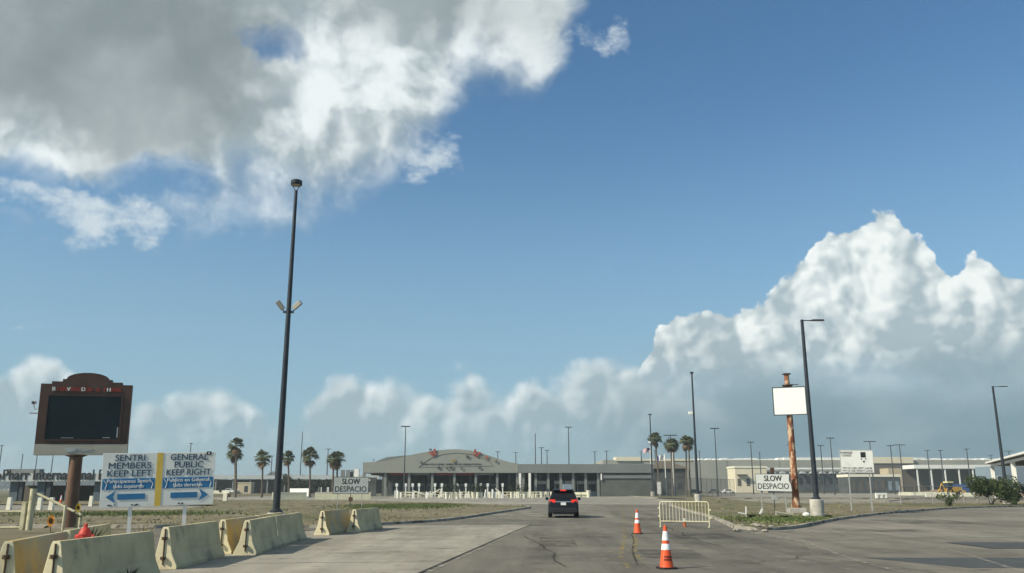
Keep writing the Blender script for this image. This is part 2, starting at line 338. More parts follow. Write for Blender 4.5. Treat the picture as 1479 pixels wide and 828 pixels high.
# ------------------------------------------------------------------ mesh helpers
class MB:
    def __init__(s): s.v = []; s.f = []; s.mi = []; s.cur = 0; s.mats = []
    def use(s, m):
        if m not in s.mats: s.mats.append(m)
        s.cur = s.mats.index(m); return s
    def add(s, vs, fs):
        o = len(s.v); s.v += [tuple(q) for q in vs]
        for f in fs: s.f.append(tuple(o + i for i in f)); s.mi.append(s.cur)
        return s
    def box(s, c, d, rot=None, top=1.0):
        hx, hy, hz = d[0] / 2, d[1] / 2, d[2] / 2; V = []
        for z in (-1, 1):
            k = top if z > 0 else 1
            for x, y in ((-1, -1), (1, -1), (1, 1), (-1, 1)): V.append(Vector((x * hx * k, y * hy * k, z * hz)))
        if rot is not None: V = [rot @ q for q in V]
        V = [q + Vector(c) for q in V]
        return s.add(V, [(3, 2, 1, 0), (4, 5, 6, 7), (0, 1, 5, 4), (1, 2, 6, 5), (2, 3, 7, 6), (3, 0, 4, 7)])
    def tube(s, p, r0, r1=None, n=10, caps=True):
        p = [Vector(q) for q in p]; k = len(p)
        rs = r0 if isinstance(r0, (list, tuple)) else [r0 + ((r1 if r1 is not None else r0) - r0) * i / (k - 1) for i in range(k)]
        V = []; F = []; prev = None
        for i, q in enumerate(p):
            t = (p[min(i + 1, k - 1)] - p[max(i - 1, 0)]).normalized()
            a = prev if prev is not None else (Vector((1, 0, 0)) if abs(t.x) < .9 else Vector((0, 1, 0)))
            u = (a - t * a.dot(t)).normalized(); w = t.cross(u); prev = u
            for j in range(n):
                an = 2 * math.pi * j / n; V.append(q + (u * math.cos(an) + w * math.sin(an)) * rs[i])
        for i in range(k - 1):
            for j in range(n): F.append((i * n + j, i * n + (j + 1) % n, (i + 1) * n + (j + 1) % n, (i + 1) * n + j))
        if caps: F.append(tuple(reversed(range(n)))); F.append(tuple((k - 1) * n + j for j in range(n)))
        return s.add(V, F)
    def lathe(s, prof, n=24, c=(0, 0, 0)):
        V = []; F = []
        for r, z in prof:
            for j in range(n): an = 2 * math.pi * j / n; V.append((c[0] + r * math.cos(an), c[1] + r * math.sin(an), c[2] + z))
        for i in range(len(prof) - 1):
            for j in range(n): F.append((i * n + j, i * n + (j + 1) % n, (i + 1) * n + (j + 1) % n, (i + 1) * n + j))
        F.append(tuple(reversed(range(n)))); F.append(tuple((len(prof) - 1) * n + j for j in range(n)))
        return s.add(V, F)
    def prism(s, poly, y0, y1, axis='y'):           # poly in the xz plane pushed along y (or xy pushed along z)
        n = len(poly)
        P = (lambda a, b, t: (a, t, b)) if axis == 'y' else ((lambda a, b, t: (a, b, t)) if axis == 'z' else (lambda a, b, t: (t, a, b)))
        V = [P(a, b, y0) for a, b in poly] + [P(a, b, y1) for a, b in poly]
        tri = tessellate_polygon([[Vector((a, b, 0)) for a, b in poly]])
        F = [tuple(t) for t in tri] + [tuple(n + i for i in reversed(t)) for t in tri]
        F += [(i, (i + 1) % n, n + (i + 1) % n, n + i) for i in range(n)]
        return s.add(V, F)
    def mesh(s, name, m=None, smooth=False, bevel=0.):
        me = bpy.data.meshes.new(name); me.from_pydata(s.v, [], s.f)
        ms = s.mats if s.mats else [m]
        for q in ms: me.materials.append(q)
        if s.mats: me.polygons.foreach_set('material_index', s.mi)
        bm = bmesh.new(); bm.from_mesh(me); bmesh.ops.recalc_face_normals(bm, faces=bm.faces)
        if bevel: bmesh.ops.bevel(bm, geom=[e for e in bm.edges if len(e.link_faces) == 2 and e.calc_face_angle(0) > .6], offset=bevel, segments=2, affect='EDGES', profile=.6)
        bm.to_mesh(me); bm.free()
        if smooth:
            me.polygons.foreach_set('use_smooth', [True] * len(me.polygons))
            me.set_sharp_from_angle(angle=R(38))
        me.update(); return me
    def obj(s, name, m=None, parent=None, smooth=False, bevel=0.):
        return mk(name, s.mesh(name, m, smooth, bevel), parent)
def mk(name, me, parent=None):
    o = bpy.data.objects.new(name, me); COL.objects.link(o)
    if parent is not None: o.parent = parent
    return o
def tag(o, label, cat, group=None):
    o['label'] = label; o['category'] = cat
    if group: o['group'] = group
    return o
def thing(name, label, cat, loc=(0, 0, 0), rz=0., group=None):
    o = bpy.data.objects.new(name, None); COL.objects.link(o); o.location = loc; o.rotation_euler = (0, 0, rz); o.empty_display_size = .2
    return tag(o, label, cat, group)
def struct(o): o['kind'] = 'structure'; return o
def copy_tree(o, parent=None):
    c = o.copy(); COL.objects.link(c); c.parent = parent
    for ch in list(o.children): copy_tree(ch, c)
    return c
def dup(o, label, loc, rz=0., sc=None, group=None):
    c = copy_tree(o); c.location = loc; c.rotation_euler = (0, 0, rz); c['label'] = label
    if sc is not None: c.scale = sc if isinstance(sc, (tuple, list)) else (sc,) * 3
    if group: c['group'] = group
    return c
def text_mesh(s, size, m, bold=0.0, ext=.004, width=None, align='CENTER', spacing=1.0, shear=0.):
    cu = bpy.data.curves.new('lettering', 'FONT'); cu.body = s; cu.size = size; cu.align_x = align; cu.align_y = 'CENTER'
    cu.extrude = ext; cu.space_character = spacing; cu.resolution_u = 3; cu.shear = shear
    t = bpy.data.objects.new('lettering', cu); COL.objects.link(t)
    dg = bpy.context.evaluated_depsgraph_get(); dg.update()
    me = bpy.data.meshes.new_from_object(t.evaluated_get(dg)); bpy.data.objects.remove(t); bpy.data.curves.remove(cu)
    if width:
        co = np.empty(len(me.vertices) * 3); me.vertices.foreach_get('co', co); co = co.reshape(-1, 3)
        w = co[:, 0].max() - co[:, 0].min(); co[:, 0] *= width / w; me.vertices.foreach_set('co', co.ravel())
    if bold:                                                    # heavier strokes: three overlaid copies a hair apart in depth
        co = np.empty(len(me.vertices) * 3); me.vertices.foreach_get('co', co); co = co.reshape(-1, 3); F0 = [tuple(p.vertices) for p in me.polygons]; n0 = len(co)
        V = np.concatenate([co + (dx_ * bold * 1.3, 0, k * .0012) for k, dx_ in enumerate((-1, 0, 1))]); F = [tuple(i + k * n0 for i in f) for k in range(3) for f in F0]
        me = bpy.data.meshes.new('lettering'); me.from_pydata([tuple(q) for q in V], [], F)
    me.materials.clear(); me.materials.append(m); me.update()
    return me
def text(name, s, size, m, parent, loc, **kw):            # reads towards -Y
    o = mk(name, text_mesh(s, size, m, **kw), parent); o.location = loc; o.rotation_euler = (math.pi / 2, 0, 0); return o
def sheet(name, pts, z, m, parent=None):
    tri = tessellate_polygon([[Vector((a, b, 0)) for a, b in pts]])
    me = bpy.data.meshes.new(name); me.from_pydata([(a, b, z) for a, b in pts], [], [tuple(t) for t in tri]); me.materials.append(m)
    bm = bmesh.new(); bm.from_mesh(me)
    for f in bm.faces:
        if f.normal.z < 0: f.normal_flip()
    bm.to_mesh(me); bm.free()
    return mk(name, me, parent)
def smooth_line(P, k=6):
    out = []
    for i in range(len(P) - 1):
        p0, p1, p2, p3 = P[max(i - 1, 0)], P[i], P[i + 1], P[min(i + 2, len(P) - 1)]
        for j in range(k):
            t = j / k
            out.append(tuple(.5 * ((2 * p1[q]) + (-p0[q] + p2[q]) * t + (2 * p0[q] - 5 * p1[q] + 4 * p2[q] - p3[q]) * t * t + (-p0[q] + 3 * p1[q] - 3 * p2[q] + p3[q]) * t ** 3) for q in (0, 1)))
    return out + [tuple(P[-1])]
def strip(name, line, w, z0, z1, m, parent=None, jitter=0.):
    mb = MB(); V = []
    for i, p in enumerate(line):
        a, b = Vector(line[max(i - 1, 0)]), Vector(line[min(i + 1, len(line) - 1)]); t = (b - a).normalized(); n = Vector((-t.y, t.x))
        q = Vector(p); jz = random.uniform(-jitter, jitter)
        for s_ in (-.5, .5):
            for z in ((z0, z1 + jz) if z1 > z0 else (z0,)): V.append((q.x + n.x * w * s_, q.y + n.y * w * s_, z))
    F = []
    if z1 > z0:
        for i in range(len(line) - 1):
            o = i * 4; F += [(o + 1, o + 5, o + 7, o + 3), (o, o + 4, o + 5, o + 1), (o + 2, o + 3, o + 7, o + 6)]
        F += [(0, 1, 3, 2), tuple(len(V) - 4 + q for q in (0, 2, 3, 1))]
    else:
        for i in range(len(line) - 1): o = i * 2; F.append((o, o + 2, o + 3, o + 1))
    mb.add(V, F); return mb.obj(name, m, parent)
def inside(poly, x, y):
    c = False; j = len(poly) - 1
    for i in range(len(poly)):
        if (poly[i][1] > y) != (poly[j][1] > y) and x < (poly[j][0] - poly[i][0]) * (y - poly[i][1]) / (poly[j][1] - poly[i][1]) + poly[i][0]: c = not c
        j = i
    return c

# ------------------------------------------------------------------ the setting
gr = struct(sheet('ground', [(-6000, -300), (6000, -300), (6000, 9000), (-6000, 9000)], 0, DIRT))
lk = smooth_line([(-7.9, 39.8), (-6.7, 42.6), (-3.8, 48.6), (-1.43, 61.7), (0.6, 74), (1.55, 81.3), (0.6, 89), (-6, 100), (-15, 115), (-28, 127), (-60, 133)])
rk = smooth_line([(29, 143), (22, 118), (17.2, 95), (14.2, 72), (12.3, 54.5), (10.9, 45), (10.1, 39.8), (10.5, 37.6), (11.6, 38.1), (13.2, 40.4), (19.65, 51.9), (28.8, 65.2), (41.8, 80.5), (55, 88), (80, 93), (140, 96)])
road_poly = [(-16, -40)] + [(-16, 40)] + lk + [(-60, 260), (24, 260), (27, 206), (27, 162)] + rk + [(140, -40)]
road = struct(sheet('road', road_poly, .02, ASPH))
lawn_poly = lk + [(-120, 133), (-120, 104), (-30, 90), (-27, 70), (-120, 56), (-120, 40), (-24, 40.5)]
lawn = struct(sheet('lawn', lawn_poly, .13, GRASS))
verge_poly = rk + [(140, 300), (27, 300), (27, 206), (27, 162)]
verge = struct(sheet('verge', verge_poly, .13, GRASS))
struct(strip('kerb', lk, .22, 0, .15, KERB, jitter=.006)); struct(strip('kerb', rk, .22, 0, .15, KERB, jitter=.006))
struct(strip('kerb', [(-120, 39.9), (-24, 40.4), (-7.95, 39.75)], .25, 0, .16, KERB))
struct(strip('kerb', smooth_line([(27.0, 162), (27, 206), (24, 256)]), .5, 0, .17, KERB))
concp = [(-9.5, -5), (-4.6, -5), (-1.91, 19), (0.16, 37), (0.95, 43.5), (-1.8, 43), (-6.4, 42.0), (-8.2, 39.0), (-9.5, 30)]
conc = struct(sheet('concrete_lane', concp, .026, CONC))
conc2 = struct(sheet('concrete_lane', [(-2.9, 50.5), (1.2, 50.0), (6.0, 52.0), (7.5, 66), (9.5, 92), (2.0, 92), (1.9, 80), (.9, 74), (-1.1, 61.7)], .026, PALEP))
plaza = struct(sheet('plaza_paving', [(-60, 134), (-28, 128.5), (-12, 112), (-2, 99), (10, 98), (17, 98), (26, 140), (26.5, 200), (-60, 200)], .026, LOT))
apron = struct(sheet('apron', [(9.0, 19), (7.8, 23), (9.6, 29), (9.9, 36.9), (11.8, 37.6), (13.6, 40.2), (19.9, 51.5), (29, 64.7), (42, 80), (55, 87.4), (80, 92), (139, 95), (139, -20), (12, -20)], .026, APRON))
side = struct(sheet('side_road', [(-120, 57), (-36, 69.5), (-28, 73), (-31, 89), (-120, 103)], .06, LOT))
struct(sheet('lot_paving', [(30, 100), (60, 104), (140, 110), (140, 138), (34, 138)], .136, LOT))
struct(sheet('lot_paving', [(40, 165), (140, 160), (138, 298), (60, 298)], .136, LOT))
struct(strip('kerb', [(33, 141), (139, 141)], .5, .12, .26, KERB))
struct(strip('kerb', [(48, 112), (70, 150), (139, 158)], .4, .12, .25, KERB))
# joints, worn paint, patches and dark bands of the carriageway (4 mm sheets on the road)
def mark(name, line, w, m, parent, z=.034): return strip(name, line, w, z, z, m, parent)
mark('joint', [(-4.6, -5), (-1.91, 19), (0.16, 37), (1.0, 44)], .07, TAR, conc)
mark('joint', smooth_line([(-1.82, 19), (0.25, 37), (1.1, 44)], 8), .22, PALEJ, conc, .031)
for y in (21.5, 26.2, 31.0, 35.6): mark('joint', [(-7.3, y - .5), (-1.9 + (y - 19) * .115, y)], .035, TAR, conc)
mark('joint', smooth_line([(9.8, 29.4), (9.0, 25), (8.5, 21.8), (8.2, 18)], 6), .11, PALEJ, apron)
mark('joint', smooth_line([(13.0, 27), (11.9, 22.6), (10.9, 19), (10, 15)], 6), .12, PALEJ, apron)
mark('joint', smooth_line([(10.0, 36.6), (9.7, 33), (9.8, 29.4)], 6), .5, PALEJ, apron, .031)
mark('dark_band', [(14.2, 27.6), (30, 27.6)], 2.9, DARKBAND, apron, .040)  # two flat dark bands laid across the right-hand road
p_ = sheet('dark_band', [(9.0, 22.75), (30, 22.75), (30, 19.9), (10.2, 19.9)], .030, DARKBAND, apron)
mark('yellow_line', smooth_line([(3.0, 19.6), (3.35, 24), (4.2, 30), (4.75, 34.2), (6.2, 45), (8.2, 60), (11.5, 84), (14.0, 104)], 5), .14, PAINTY, road, .040)
mark('yellow_line', smooth_line([(2.6, 19.8), (2.95, 24), (3.9, 30.5), (4.4, 34.5), (5.75, 45), (7.6, 60), (10.6, 84), (13.0, 104)], 5), .14, PAINTY, road, .040)
mark('joint', smooth_line([(2.9, 20.5), (3.4, 25), (4.2, 30.5), (4.6, 34)], 6), .06, TARW, road, .036)
for y, a, b in ((57.5, 4.6, 11.5), (76, 5.5, 13.2), (90, 6, 15), (48, 7, 10.3)): mark('stop_line', [(a, y), (b, y + .6)], .35, PAINTW, road, .040)
for xc, w in ((.2, .9), (2.2, .9), (5.0, .8), (7.2, .8)):
    mark('tyre_track', smooth_line([(xc, 8), (xc + .6, 24), (xc + 1.6, 45), (xc + 3, 70)], 6), w, TYREMK, road, .028)
mark('yellow_dash', [(2.55, 22.2), (2.6, 22.7)], .28, PAINTY, road, .044); mark('yellow_dash', [(2.8, 24.4), (2.9, 25.0)], .3, PAINTY, road, .044)
rc = random.Random(3)
for (xa, ya), (xb, yb) in (((1.2, 20), (.6, 33)), ((5.5, 21), (8.6, 24)), ((6.3, 27), (6.9, 40)), ((1.6, 34), (7.5, 36)), ((-5, 24), (-2.6, 25)), ((11, 30), (17, 33)), ((12.5, 33), (14, 45)), ((18, 34), (26, 37)), ((2.4, 40), (9.5, 43)), ((-6.2, 29), (-1.2, 33.5))):
    n_ = 9; mark('sealed_crack', [(xa + (xb - xa) * i / n_ + rc.gauss(0, .09), ya + (yb - ya) * i / n_ + rc.gauss(0, .12)) for i in range(n_ + 1)], .06, TARW, road, .046)
for x_, y_, w_, l_ in ((4.2, 22.5, 1.6, 3.2), (7.0, 31, 2.2, 4), (1.4, 27, 1.2, 5), (15.5, 36, 3.5, 2.5), (22, 44, 4, 6), (8.2, 48, 2.6, 5)):
    mark('repair_patch', [(x_, y_), (x_ + .2, y_ + l_)], w_, OILM, road, .045)
mark('edge_stain', smooth_line([(9.7, 36), (10.6, 36.9), (12.0, 37.4), (13.2, 39)], 5), .9, PALEJ, apron, .034)

# grass blades over lawn and verge
def blades(name, polys, n, seed, smin, smax):
    rng = np.random.default_rng(seed); V = []; F = []
    tot = 0
    while tot < n:
        y = 36 + 110 * rng.random() ** 1.6; x = rng.uniform(-.62, .62) * y
        if not any(inside(p, x, y) for p in polys): continue
        s_ = rng.uniform(smin, smax); cl = rng.random() < .12
        for _ in range(7 if cl else 3):
            a = rng.uniform(0, 6.28); w = .018 + .0006 * y; dx_, dy_ = math.cos(a) * w, math.sin(a) * w
            ox, oy = rng.normal(0, .09, 2); hh = s_ * (1.9 if cl else 1) * rng.uniform(.6, 1.2); lx, ly = rng.normal(0, .45 * hh, 2)
            o = len(V); V += [(x + ox - dx_, y + oy - dy_, .12), (x + ox + dx_, y + oy + dy_, .12), (x + ox + lx, y + oy + ly, .12 + hh)]; F.append((o, o + 1, o + 2))
            tot += 1
    me = bpy.data.meshes.new(name); me.from_pydata(V, [], F); me.materials.append(BLADE)
    o = mk(name, me); o['kind'] = 'stuff'; o['label'] = 'dry short grass over the verge' if seed == 1 else 'dry short grass over the lawn'; return o
blades('grass', [verge_poly], 7000, 1, .03, .07); blades('grass', [lawn_poly], 6500, 2, .03, .07)

def green_patch(cx, cy, rx, ry, n, seed, label):
    rng = np.random.default_rng(seed); V = []; F = []
    for _ in range(n):
        q = rng.normal(0, .42, 2); x, y = cx + q[0] * rx, cy + q[1] * ry
        if not (inside(lawn_poly, x, y) or inside(verge_poly, x, y)): continue
        a = rng.uniform(0, 6.28); w = .05; hh = rng.uniform(.05, .14); lx, ly = rng.normal(0, .05, 2); o = len(V)
        V += [(x - w * math.cos(a), y - w * math.sin(a), .125), (x + w * math.cos(a), y + w * math.sin(a), .125), (x + lx, y + ly, .13 + hh)]; F.append((o, o + 1, o + 2))
    me = bpy.data.meshes.new('green_grass'); me.from_pydata(V, [], F); me.materials.append(mat('green_grass_blade', (.10, .135, .045), .9, var=.3, scale=.5)); o = mk('green_grass', me); o['kind'] = 'stuff'; o['label'] = label
green_patch(-10.2, 84, 6.0, 13, 9000, 61, 'green grass patch on the dry lawn before the dome')
green_patch(-26, 58, 8, 6, 3500, 62, 'thin green grass on the lawn behind the barriers'); green_patch(15, 47, 4, 5, 3500, 63, 'green grass around the stakes on the verge')

# ------------------------------------------------------------------ concrete barriers
def barrier_proto():
    t = thing('concrete_barrier', 'x', 'barrier', group='concrete barriers along the left edge of the road')
    L = 3.6; prof = [(-.30, 0), (.30, 0), (.30, .075), (.175, .34), (.085, .84), (.06, .90), (-.06, .90), (-.085, .84), (-.175, .34), (-.30, .075)]
    mb = MB(); mb.prism(prof, 0, L); bo = mb.obj('body', BARR, t, bevel=.012); bo.data.materials.append(BEND)
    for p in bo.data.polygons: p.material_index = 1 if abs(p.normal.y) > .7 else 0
    for y in (-.012, L + .012):
        mb = MB(); mb.tube([(0, y, .10), (0, y, .86)], .016, n=6); mb.obj('pin', IRON, t)
    for z in (.66, .24):
        mb = MB(); mb.lathe([(.02, -.03), (.06, -.03), (.06, .03), (.02, .03)], 10, (0, -.03, z)); mb.obj('loop', IRON, t)
        mb = MB(); mb.box((0, L + .03, z), (.1, .06, .05)); mb.obj('loop', IRON, t)
    return t
bp = barrier_proto()
specs = [((-7.72, 10.2), (-8.08, 13.95), 'stained concrete barrier cut by the left frame edge, nearest of the rear row'),
         ((-8.12, 14.25), (-9.05, 17.8), 'long rust-stained concrete barrier at bottom left behind the front one'),
         ((-9.1, 18.0), (-9.9, 21.5), 'weedy concrete barrier holding the red hydrant in front of the brown pole'),
         ((-7.37, 14.31), (-7.35, 17.95), 'nearest cream concrete barrier of the front row at bottom left'),
         ((-7.66, 19.51), (-7.78, 23.1), 'cream concrete barrier with chipped lit end under the right post of the blue-arrow sign'),
         ((-7.93, 24.1), (-8.07, 27.7), 'yellow-stained concrete barrier half hidden behind its neighbour, left of the tall pole'),
         ((-7.11, 23.6), (-7.40, 27.2), 'cream concrete barrier standing just left of the tall pole base'),
         ((-8.12, 27.9), (-8.3, 31.4), 'concrete barrier of which only the lit top shows at the tall pole foot'),
         ((-7.45, 27.45), (-7.52, 31.0), 'shaded concrete barrier just right of the tall pole base'),
         ((-7.24, 33.55), (-6.98, 37.1), 'concrete barrier with a bright end facing the camera below the left slow sign'),
         ((-6.42, 35.7), (-6.05, 39.3), 'farthest concrete barrier beside the start of the grass kerb')]
for i, (a, b, lab) in enumerate(specs):
    rz = math.atan2(-(b[0] - a[0]), b[1] - a[1])
    if i == 0: o = bp; o.location = (a[0], a[1], .024); o.rotation_euler = (0, 0, rz); o['label'] = lab
    else: o = dup(bp, lab, (a[0], a[1], .024), rz)
    if i in (1, 5, 9):
        for ch in o.children:
            if ch.name.startswith('body'): ch.data = ch.data.copy(); ch.data.materials[0] = RUSTB
    o.rotation_euler.x = random.uniform(-.004, .004); o.rotation_euler.y = random.uniform(-.012, .012)

# ------------------------------------------------------------------ cones
def cone(label, loc, h, lettering, o_m=ORANGE, two=True, rz=0.):
    t = thing('traffic_cone', label, 'traffic cone', loc, rz)
    k = h / .93
    mb = MB(); mb.prism([(-.20 * k, -.14 * k), (-.14 * k, -.20 * k), (.14 * k, -.20 * k), (.20 * k, -.14 * k), (.20 * k, .14 * k), (.14 * k, .20 * k), (-.14 * k, .20 * k), (-.20 * k, .14 * k)], 0, .035 * k, 'z')
    mb.obj('base', BLACKR if two else o_m, t, bevel=.006)
    r = lambda z: (.155 - .125 * z / .93) * k
    mb = MB(); mb.lathe([(r(.02) * 1.08, .02 * k), (r(.05), .06 * k), (r(.89), .89 * k), (r(.92) * .9, .925 * k), (r(.92) * .5, .93 * k)], 28); mb.obj('body', o_m, t, smooth=True)
    for a, b in (((.40, .53), (.60, .80)) if two else ((.50, .74),)):
        mb = MB(); mb.lathe([(r(a) + .001, a * k), (r(a) + .004, a * k + .003), (r(b) + .004, b * k - .003), (r(b) + .001, b * k)], 28); mb.obj('reflective_band', REFL, t, smooth=True)
    if lettering:
        for s_, z in (('PHARR', .255), ('BRIDGE', .195)):
            me = text_mesh(s_, .062 * k, BLACK, bold=.001, ext=.001)
            co = np.empty(len(me.vertices) * 3); me.vertices.foreach_get('co', co); co = co.reshape(-1, 3)
            R0 = r(z) + .005; new = []
            for x, y, zz in co:
                rr = r(z + y / k) + .003 + zz; an = x / R0; new.append((rr * math.sin(an), -rr * math.cos(an), z * k + y))
            me.vertices.foreach_set('co', np.array(new).ravel()); me.update(); mk('lettering', me, t)
    return t
cone('nearest and largest orange cone with two white bands and black lettering', (*G(963, 823).xy, .024), .93, True, rz=.2)
cone('orange cone with two white bands farther up the worn yellow line', (*G(921, 772).xy, .024), .93, False, rz=-.3)
cone('small dull orange cone with one white band at the crowd barrier foot', (*G(989, 762).xy, .024), .50, False, OCONE, False)

# ------------------------------------------------------------------ crowd barrier
def crowd_barrier():
    a, b = G(954, 762), G(1025, 763); L = (b - a).length
    t = thing('crowd_barrier', 'cream tubular crowd control barrier standing across the right lane', 'barrier', (a.x, a.y, .024), math.atan2(b.y - a.y, b.x - a.x))
    H, B, rr = 1.14, .26, .12
    pts = [(0, 0, 0), (0, 0, H - rr)] + [(rr - rr * math.cos(q), 0, H - rr + rr * math.sin(q)) for q in (.4, .8, 1.2)] + [(rr, 0, H), (L - rr, 0, H)] + [(L - rr + rr * math.sin(q), 0, H - rr + rr * math.cos(q)) for q in (.4, .8, 1.2)] + [(L, 0, H - rr), (L, 0, 0)]
    MB().tube(pts, .024, n=8).obj('frame', CROWDM, t, smooth=True)
    MB().tube([(0, 0, B), (L, 0, B)], .02, n=8).obj('bottom_rail', CROWDM, t)
    me = MB().tube([(0, 0, B), (0, 0, H)], .011, n=6).mesh('bar', CROWDM)
    for i in range(1, 15): mk('bar', me, t).location = (L * i / 15, 0, 0)
    fm = MB().box((0, 0, .015), (.06, .55, .03)).mesh('foot', CROWDM)
    for x in (.02, L - .02): mk('foot', fm, t).location = (x, 0, 0)
    for x, z in ((L + .05, .78), (L + .05, .42), (-.04, .86), (-.04, .50)): MB().box((x, 0, z), (.10, .03, .05)).obj('hook', CROWDM, t)
crowd_barrier()

# ------------------------------------------------------------------ light poles
def pole_mesh(h, r0, r1, n=12): return MB().tube([(0, 0, 0), (0, 0, h * .5), (0, 0, h)], r0, r1, n)
# tall pole at left
pt = Vector((-9.95, 37.0, .13)); top = at(428, 265, 37.0).z
t = thing('light_pole', 'tallest dark light pole with two floodlights halfway up, behind the barriers', 'light pole', pt)
MB().lathe([(.36, 0), (.36, .60), (.33, .64)], 20).obj('pedestal', PED, t, smooth=True)
mb = MB(); mb.lathe([(.27, .64), (.27, .70), (.20, .78), (.17, .80)], 16); mb.obj('base_cover', POLE, t, smooth=True)
H = top - .13
MB().tube([(0, 0, .7), (0, 0, H * .5), (0, 0, H - .35)], .155, .075, 14).obj('shaft', POLE, t, smooth=True)
for s_ in (-1, 1): MB().tube([(0, 0, H - .42), (s_ * .19, 0, H - .08)], .018, n=6).obj('lamp_arm', POLE, t)
MB().lathe([(.24, H - .10), (.26, H - .06), (.26, H + .10), (.22, H + .14)], 20).obj('lamp_head', POLE, t, smooth=True)
MB().lathe([(.10, H - .13), (.21, H - .105), (.21, H - .095)], 20).obj('lens', BEIGE, t)
zf = at(420, 442, 37.0).z - .13
MB().box((0, 0, zf - .28), (.46, .10, .10)).obj('bracket', POLE, t)
for s_ in (-1, 1):
    rot = Matrix.Rotation(s_ * R(52 if s_ > 0 else 36), 3, 'Y') @ Matrix.Rotation(R(18), 3, 'X')
    c = Vector((s_ * .38, -.05, zf + .02))
    f = MB().box(c, (.22, .14, .46), rot).obj('floodlight', GALV, t, bevel=.03)
    MB().box(c + rot @ Vector((0, -.075, 0)), (.17, .02, .38), rot).obj('lens', BEIGE, f)
    MB().tube([(s_ * .2, 0, zf - .26), c], .025, n=6).obj('bracket', POLE, t)
# LED poles on the right
def led_pole(name, label, base, px_top, H_, ped=(.43, .95), r=(.13, .075), arm=1.35, az=0.):
    t = thing(name, label, 'light pole', base, az)
    MB().lathe([(ped[0], 0), (ped[0], ped[1] - .04), (ped[0] - .04, ped[1])], 20).obj('pedestal', PED, t, smooth=True)
    MB().lathe([(r[0] * 1.7, ped[1]), (r[0] * 1.7, ped[1] + .05), (r[0] * 1.1, ped[1] + .16)], 14).obj('base_cover', POLE, t)
    MB().tube([(0, 0, ped[1]), (0, 0, H_ * .5), (0, 0, H_)], r[0], r[1], 12).obj('shaft', POLE, t, smooth=True)
    if arm:
        MB().box((.32 * arm, 0, H_ - .05), (.5 * arm, .06, .06)).obj('arm', POLE, t)
        MB().box((.75 * arm, 0, H_ - .03), (.62 * arm, .30, .08), top=.85).obj('lamp_head', POLE, t)
    return t
b2 = G(1181, 745, .13); led_pole('light_pole', 'dark light pole on a round concrete pedestal beside the rusty sign post', b2, 0, at(1160, 462, b2.y).z - .13, ped=(.42, .98), r=(.17, .10))
b3 = G(1456, 728, .13); led_pole('light_pole', 'dark arm light pole rising out of the green shrub at far right', b3, 0, at(1433, 558, b3.y).z - .13, ped=(.5, .35), r=(.19, .11), arm=1.6)
b4 = Vector((at(1008, 719, 112).x, 112, .13)); t4 = led_pole('light_pole', 'dark light pole with a side dish behind the crowd barrier', b4, 0, at(999, 539, 112).z - .13, ped=(.42, .95), r=(.19, .10), arm=0)
MB().box((0, 0, at(999, 539, 112).z - .1), (.4, .4, .2)).obj('lamp_head', POLE, t4)
zc = at(1001, 597, 112).z - .13; MB().box((-.42, -.1, zc), (.55, .35, .38)).obj('camera_box', WHITE, t4, bevel=.06); MB().box((-.1, 0, zc), (.3, .06, .06)).obj('bracket', POLE, t4)
b5 = Vector((at(943, 715, 185).x, 185, .13)); t5 = led_pole('light_pole', 'slim dark light pole left of the palms and in front of the flags', b5, 0, at(937, 599, 185).z - .13, ped=(.45, 1.0), r=(.2, .11), arm=0)
MB().box((0, 0, at(937, 599, 185).z - .1), (.7, .4, .2)).obj('lamp_head', POLE, t5); MB().box((-.35, -.1, at(938, 640, 185).z), (.5, .3, .35)).obj('camera_box', WHITE, t5)
# far poles: measured tops, 13 to 19 m tall
far = [(586, 616, 2, 'dark pole rising in front of the left half of the domed canopy'), (821, 617, 2, 'tall pole straight above the dark car'), (773, 627, 0, None), (782, 647, 2, None), (790, 651, 2, None), (745, 654, 2, None),
       (859, 653, 2, None), (876, 652, 2, None), (437, 624, 0, None), (474, 649, 2, None), (393, 659, 2, None), (304, 676, 2, None), (607, 656, 2, None), (719, 653, 2, None), (540, 664, 1, None),
       (1032, 619, 2, 'tall pole between the twin palms and the right slow sign'), (1084, 639, 2, None), (1141, 643, 2, None), (1185, 644, 2, None), (1199, 633, 2, None), (1256, 638, 3, 'double-arm pole showing above the oversize-loads sign'), (1286, 644, 2, None), (1299, 643, 3, None),
       (1339, 651, 2, None), (1358, 651, 2, None), (1396, 649, 2, None), (1431, 658, 2, None), (1457, 652, 3, None), (1097, 654, 1, None), (968, 629, 3, None), (926, 653, 1, None), (946, 651, 1, None), (1010, 652, 1, None),
       (3, 644, 1, None), (33, 657, 1, None), (54, 656, 1, None), (77, 656, 1, None), (276, 641, 1, None), (1050, 667, 1, None), (1126, 668, 1, None)]
fp = {}
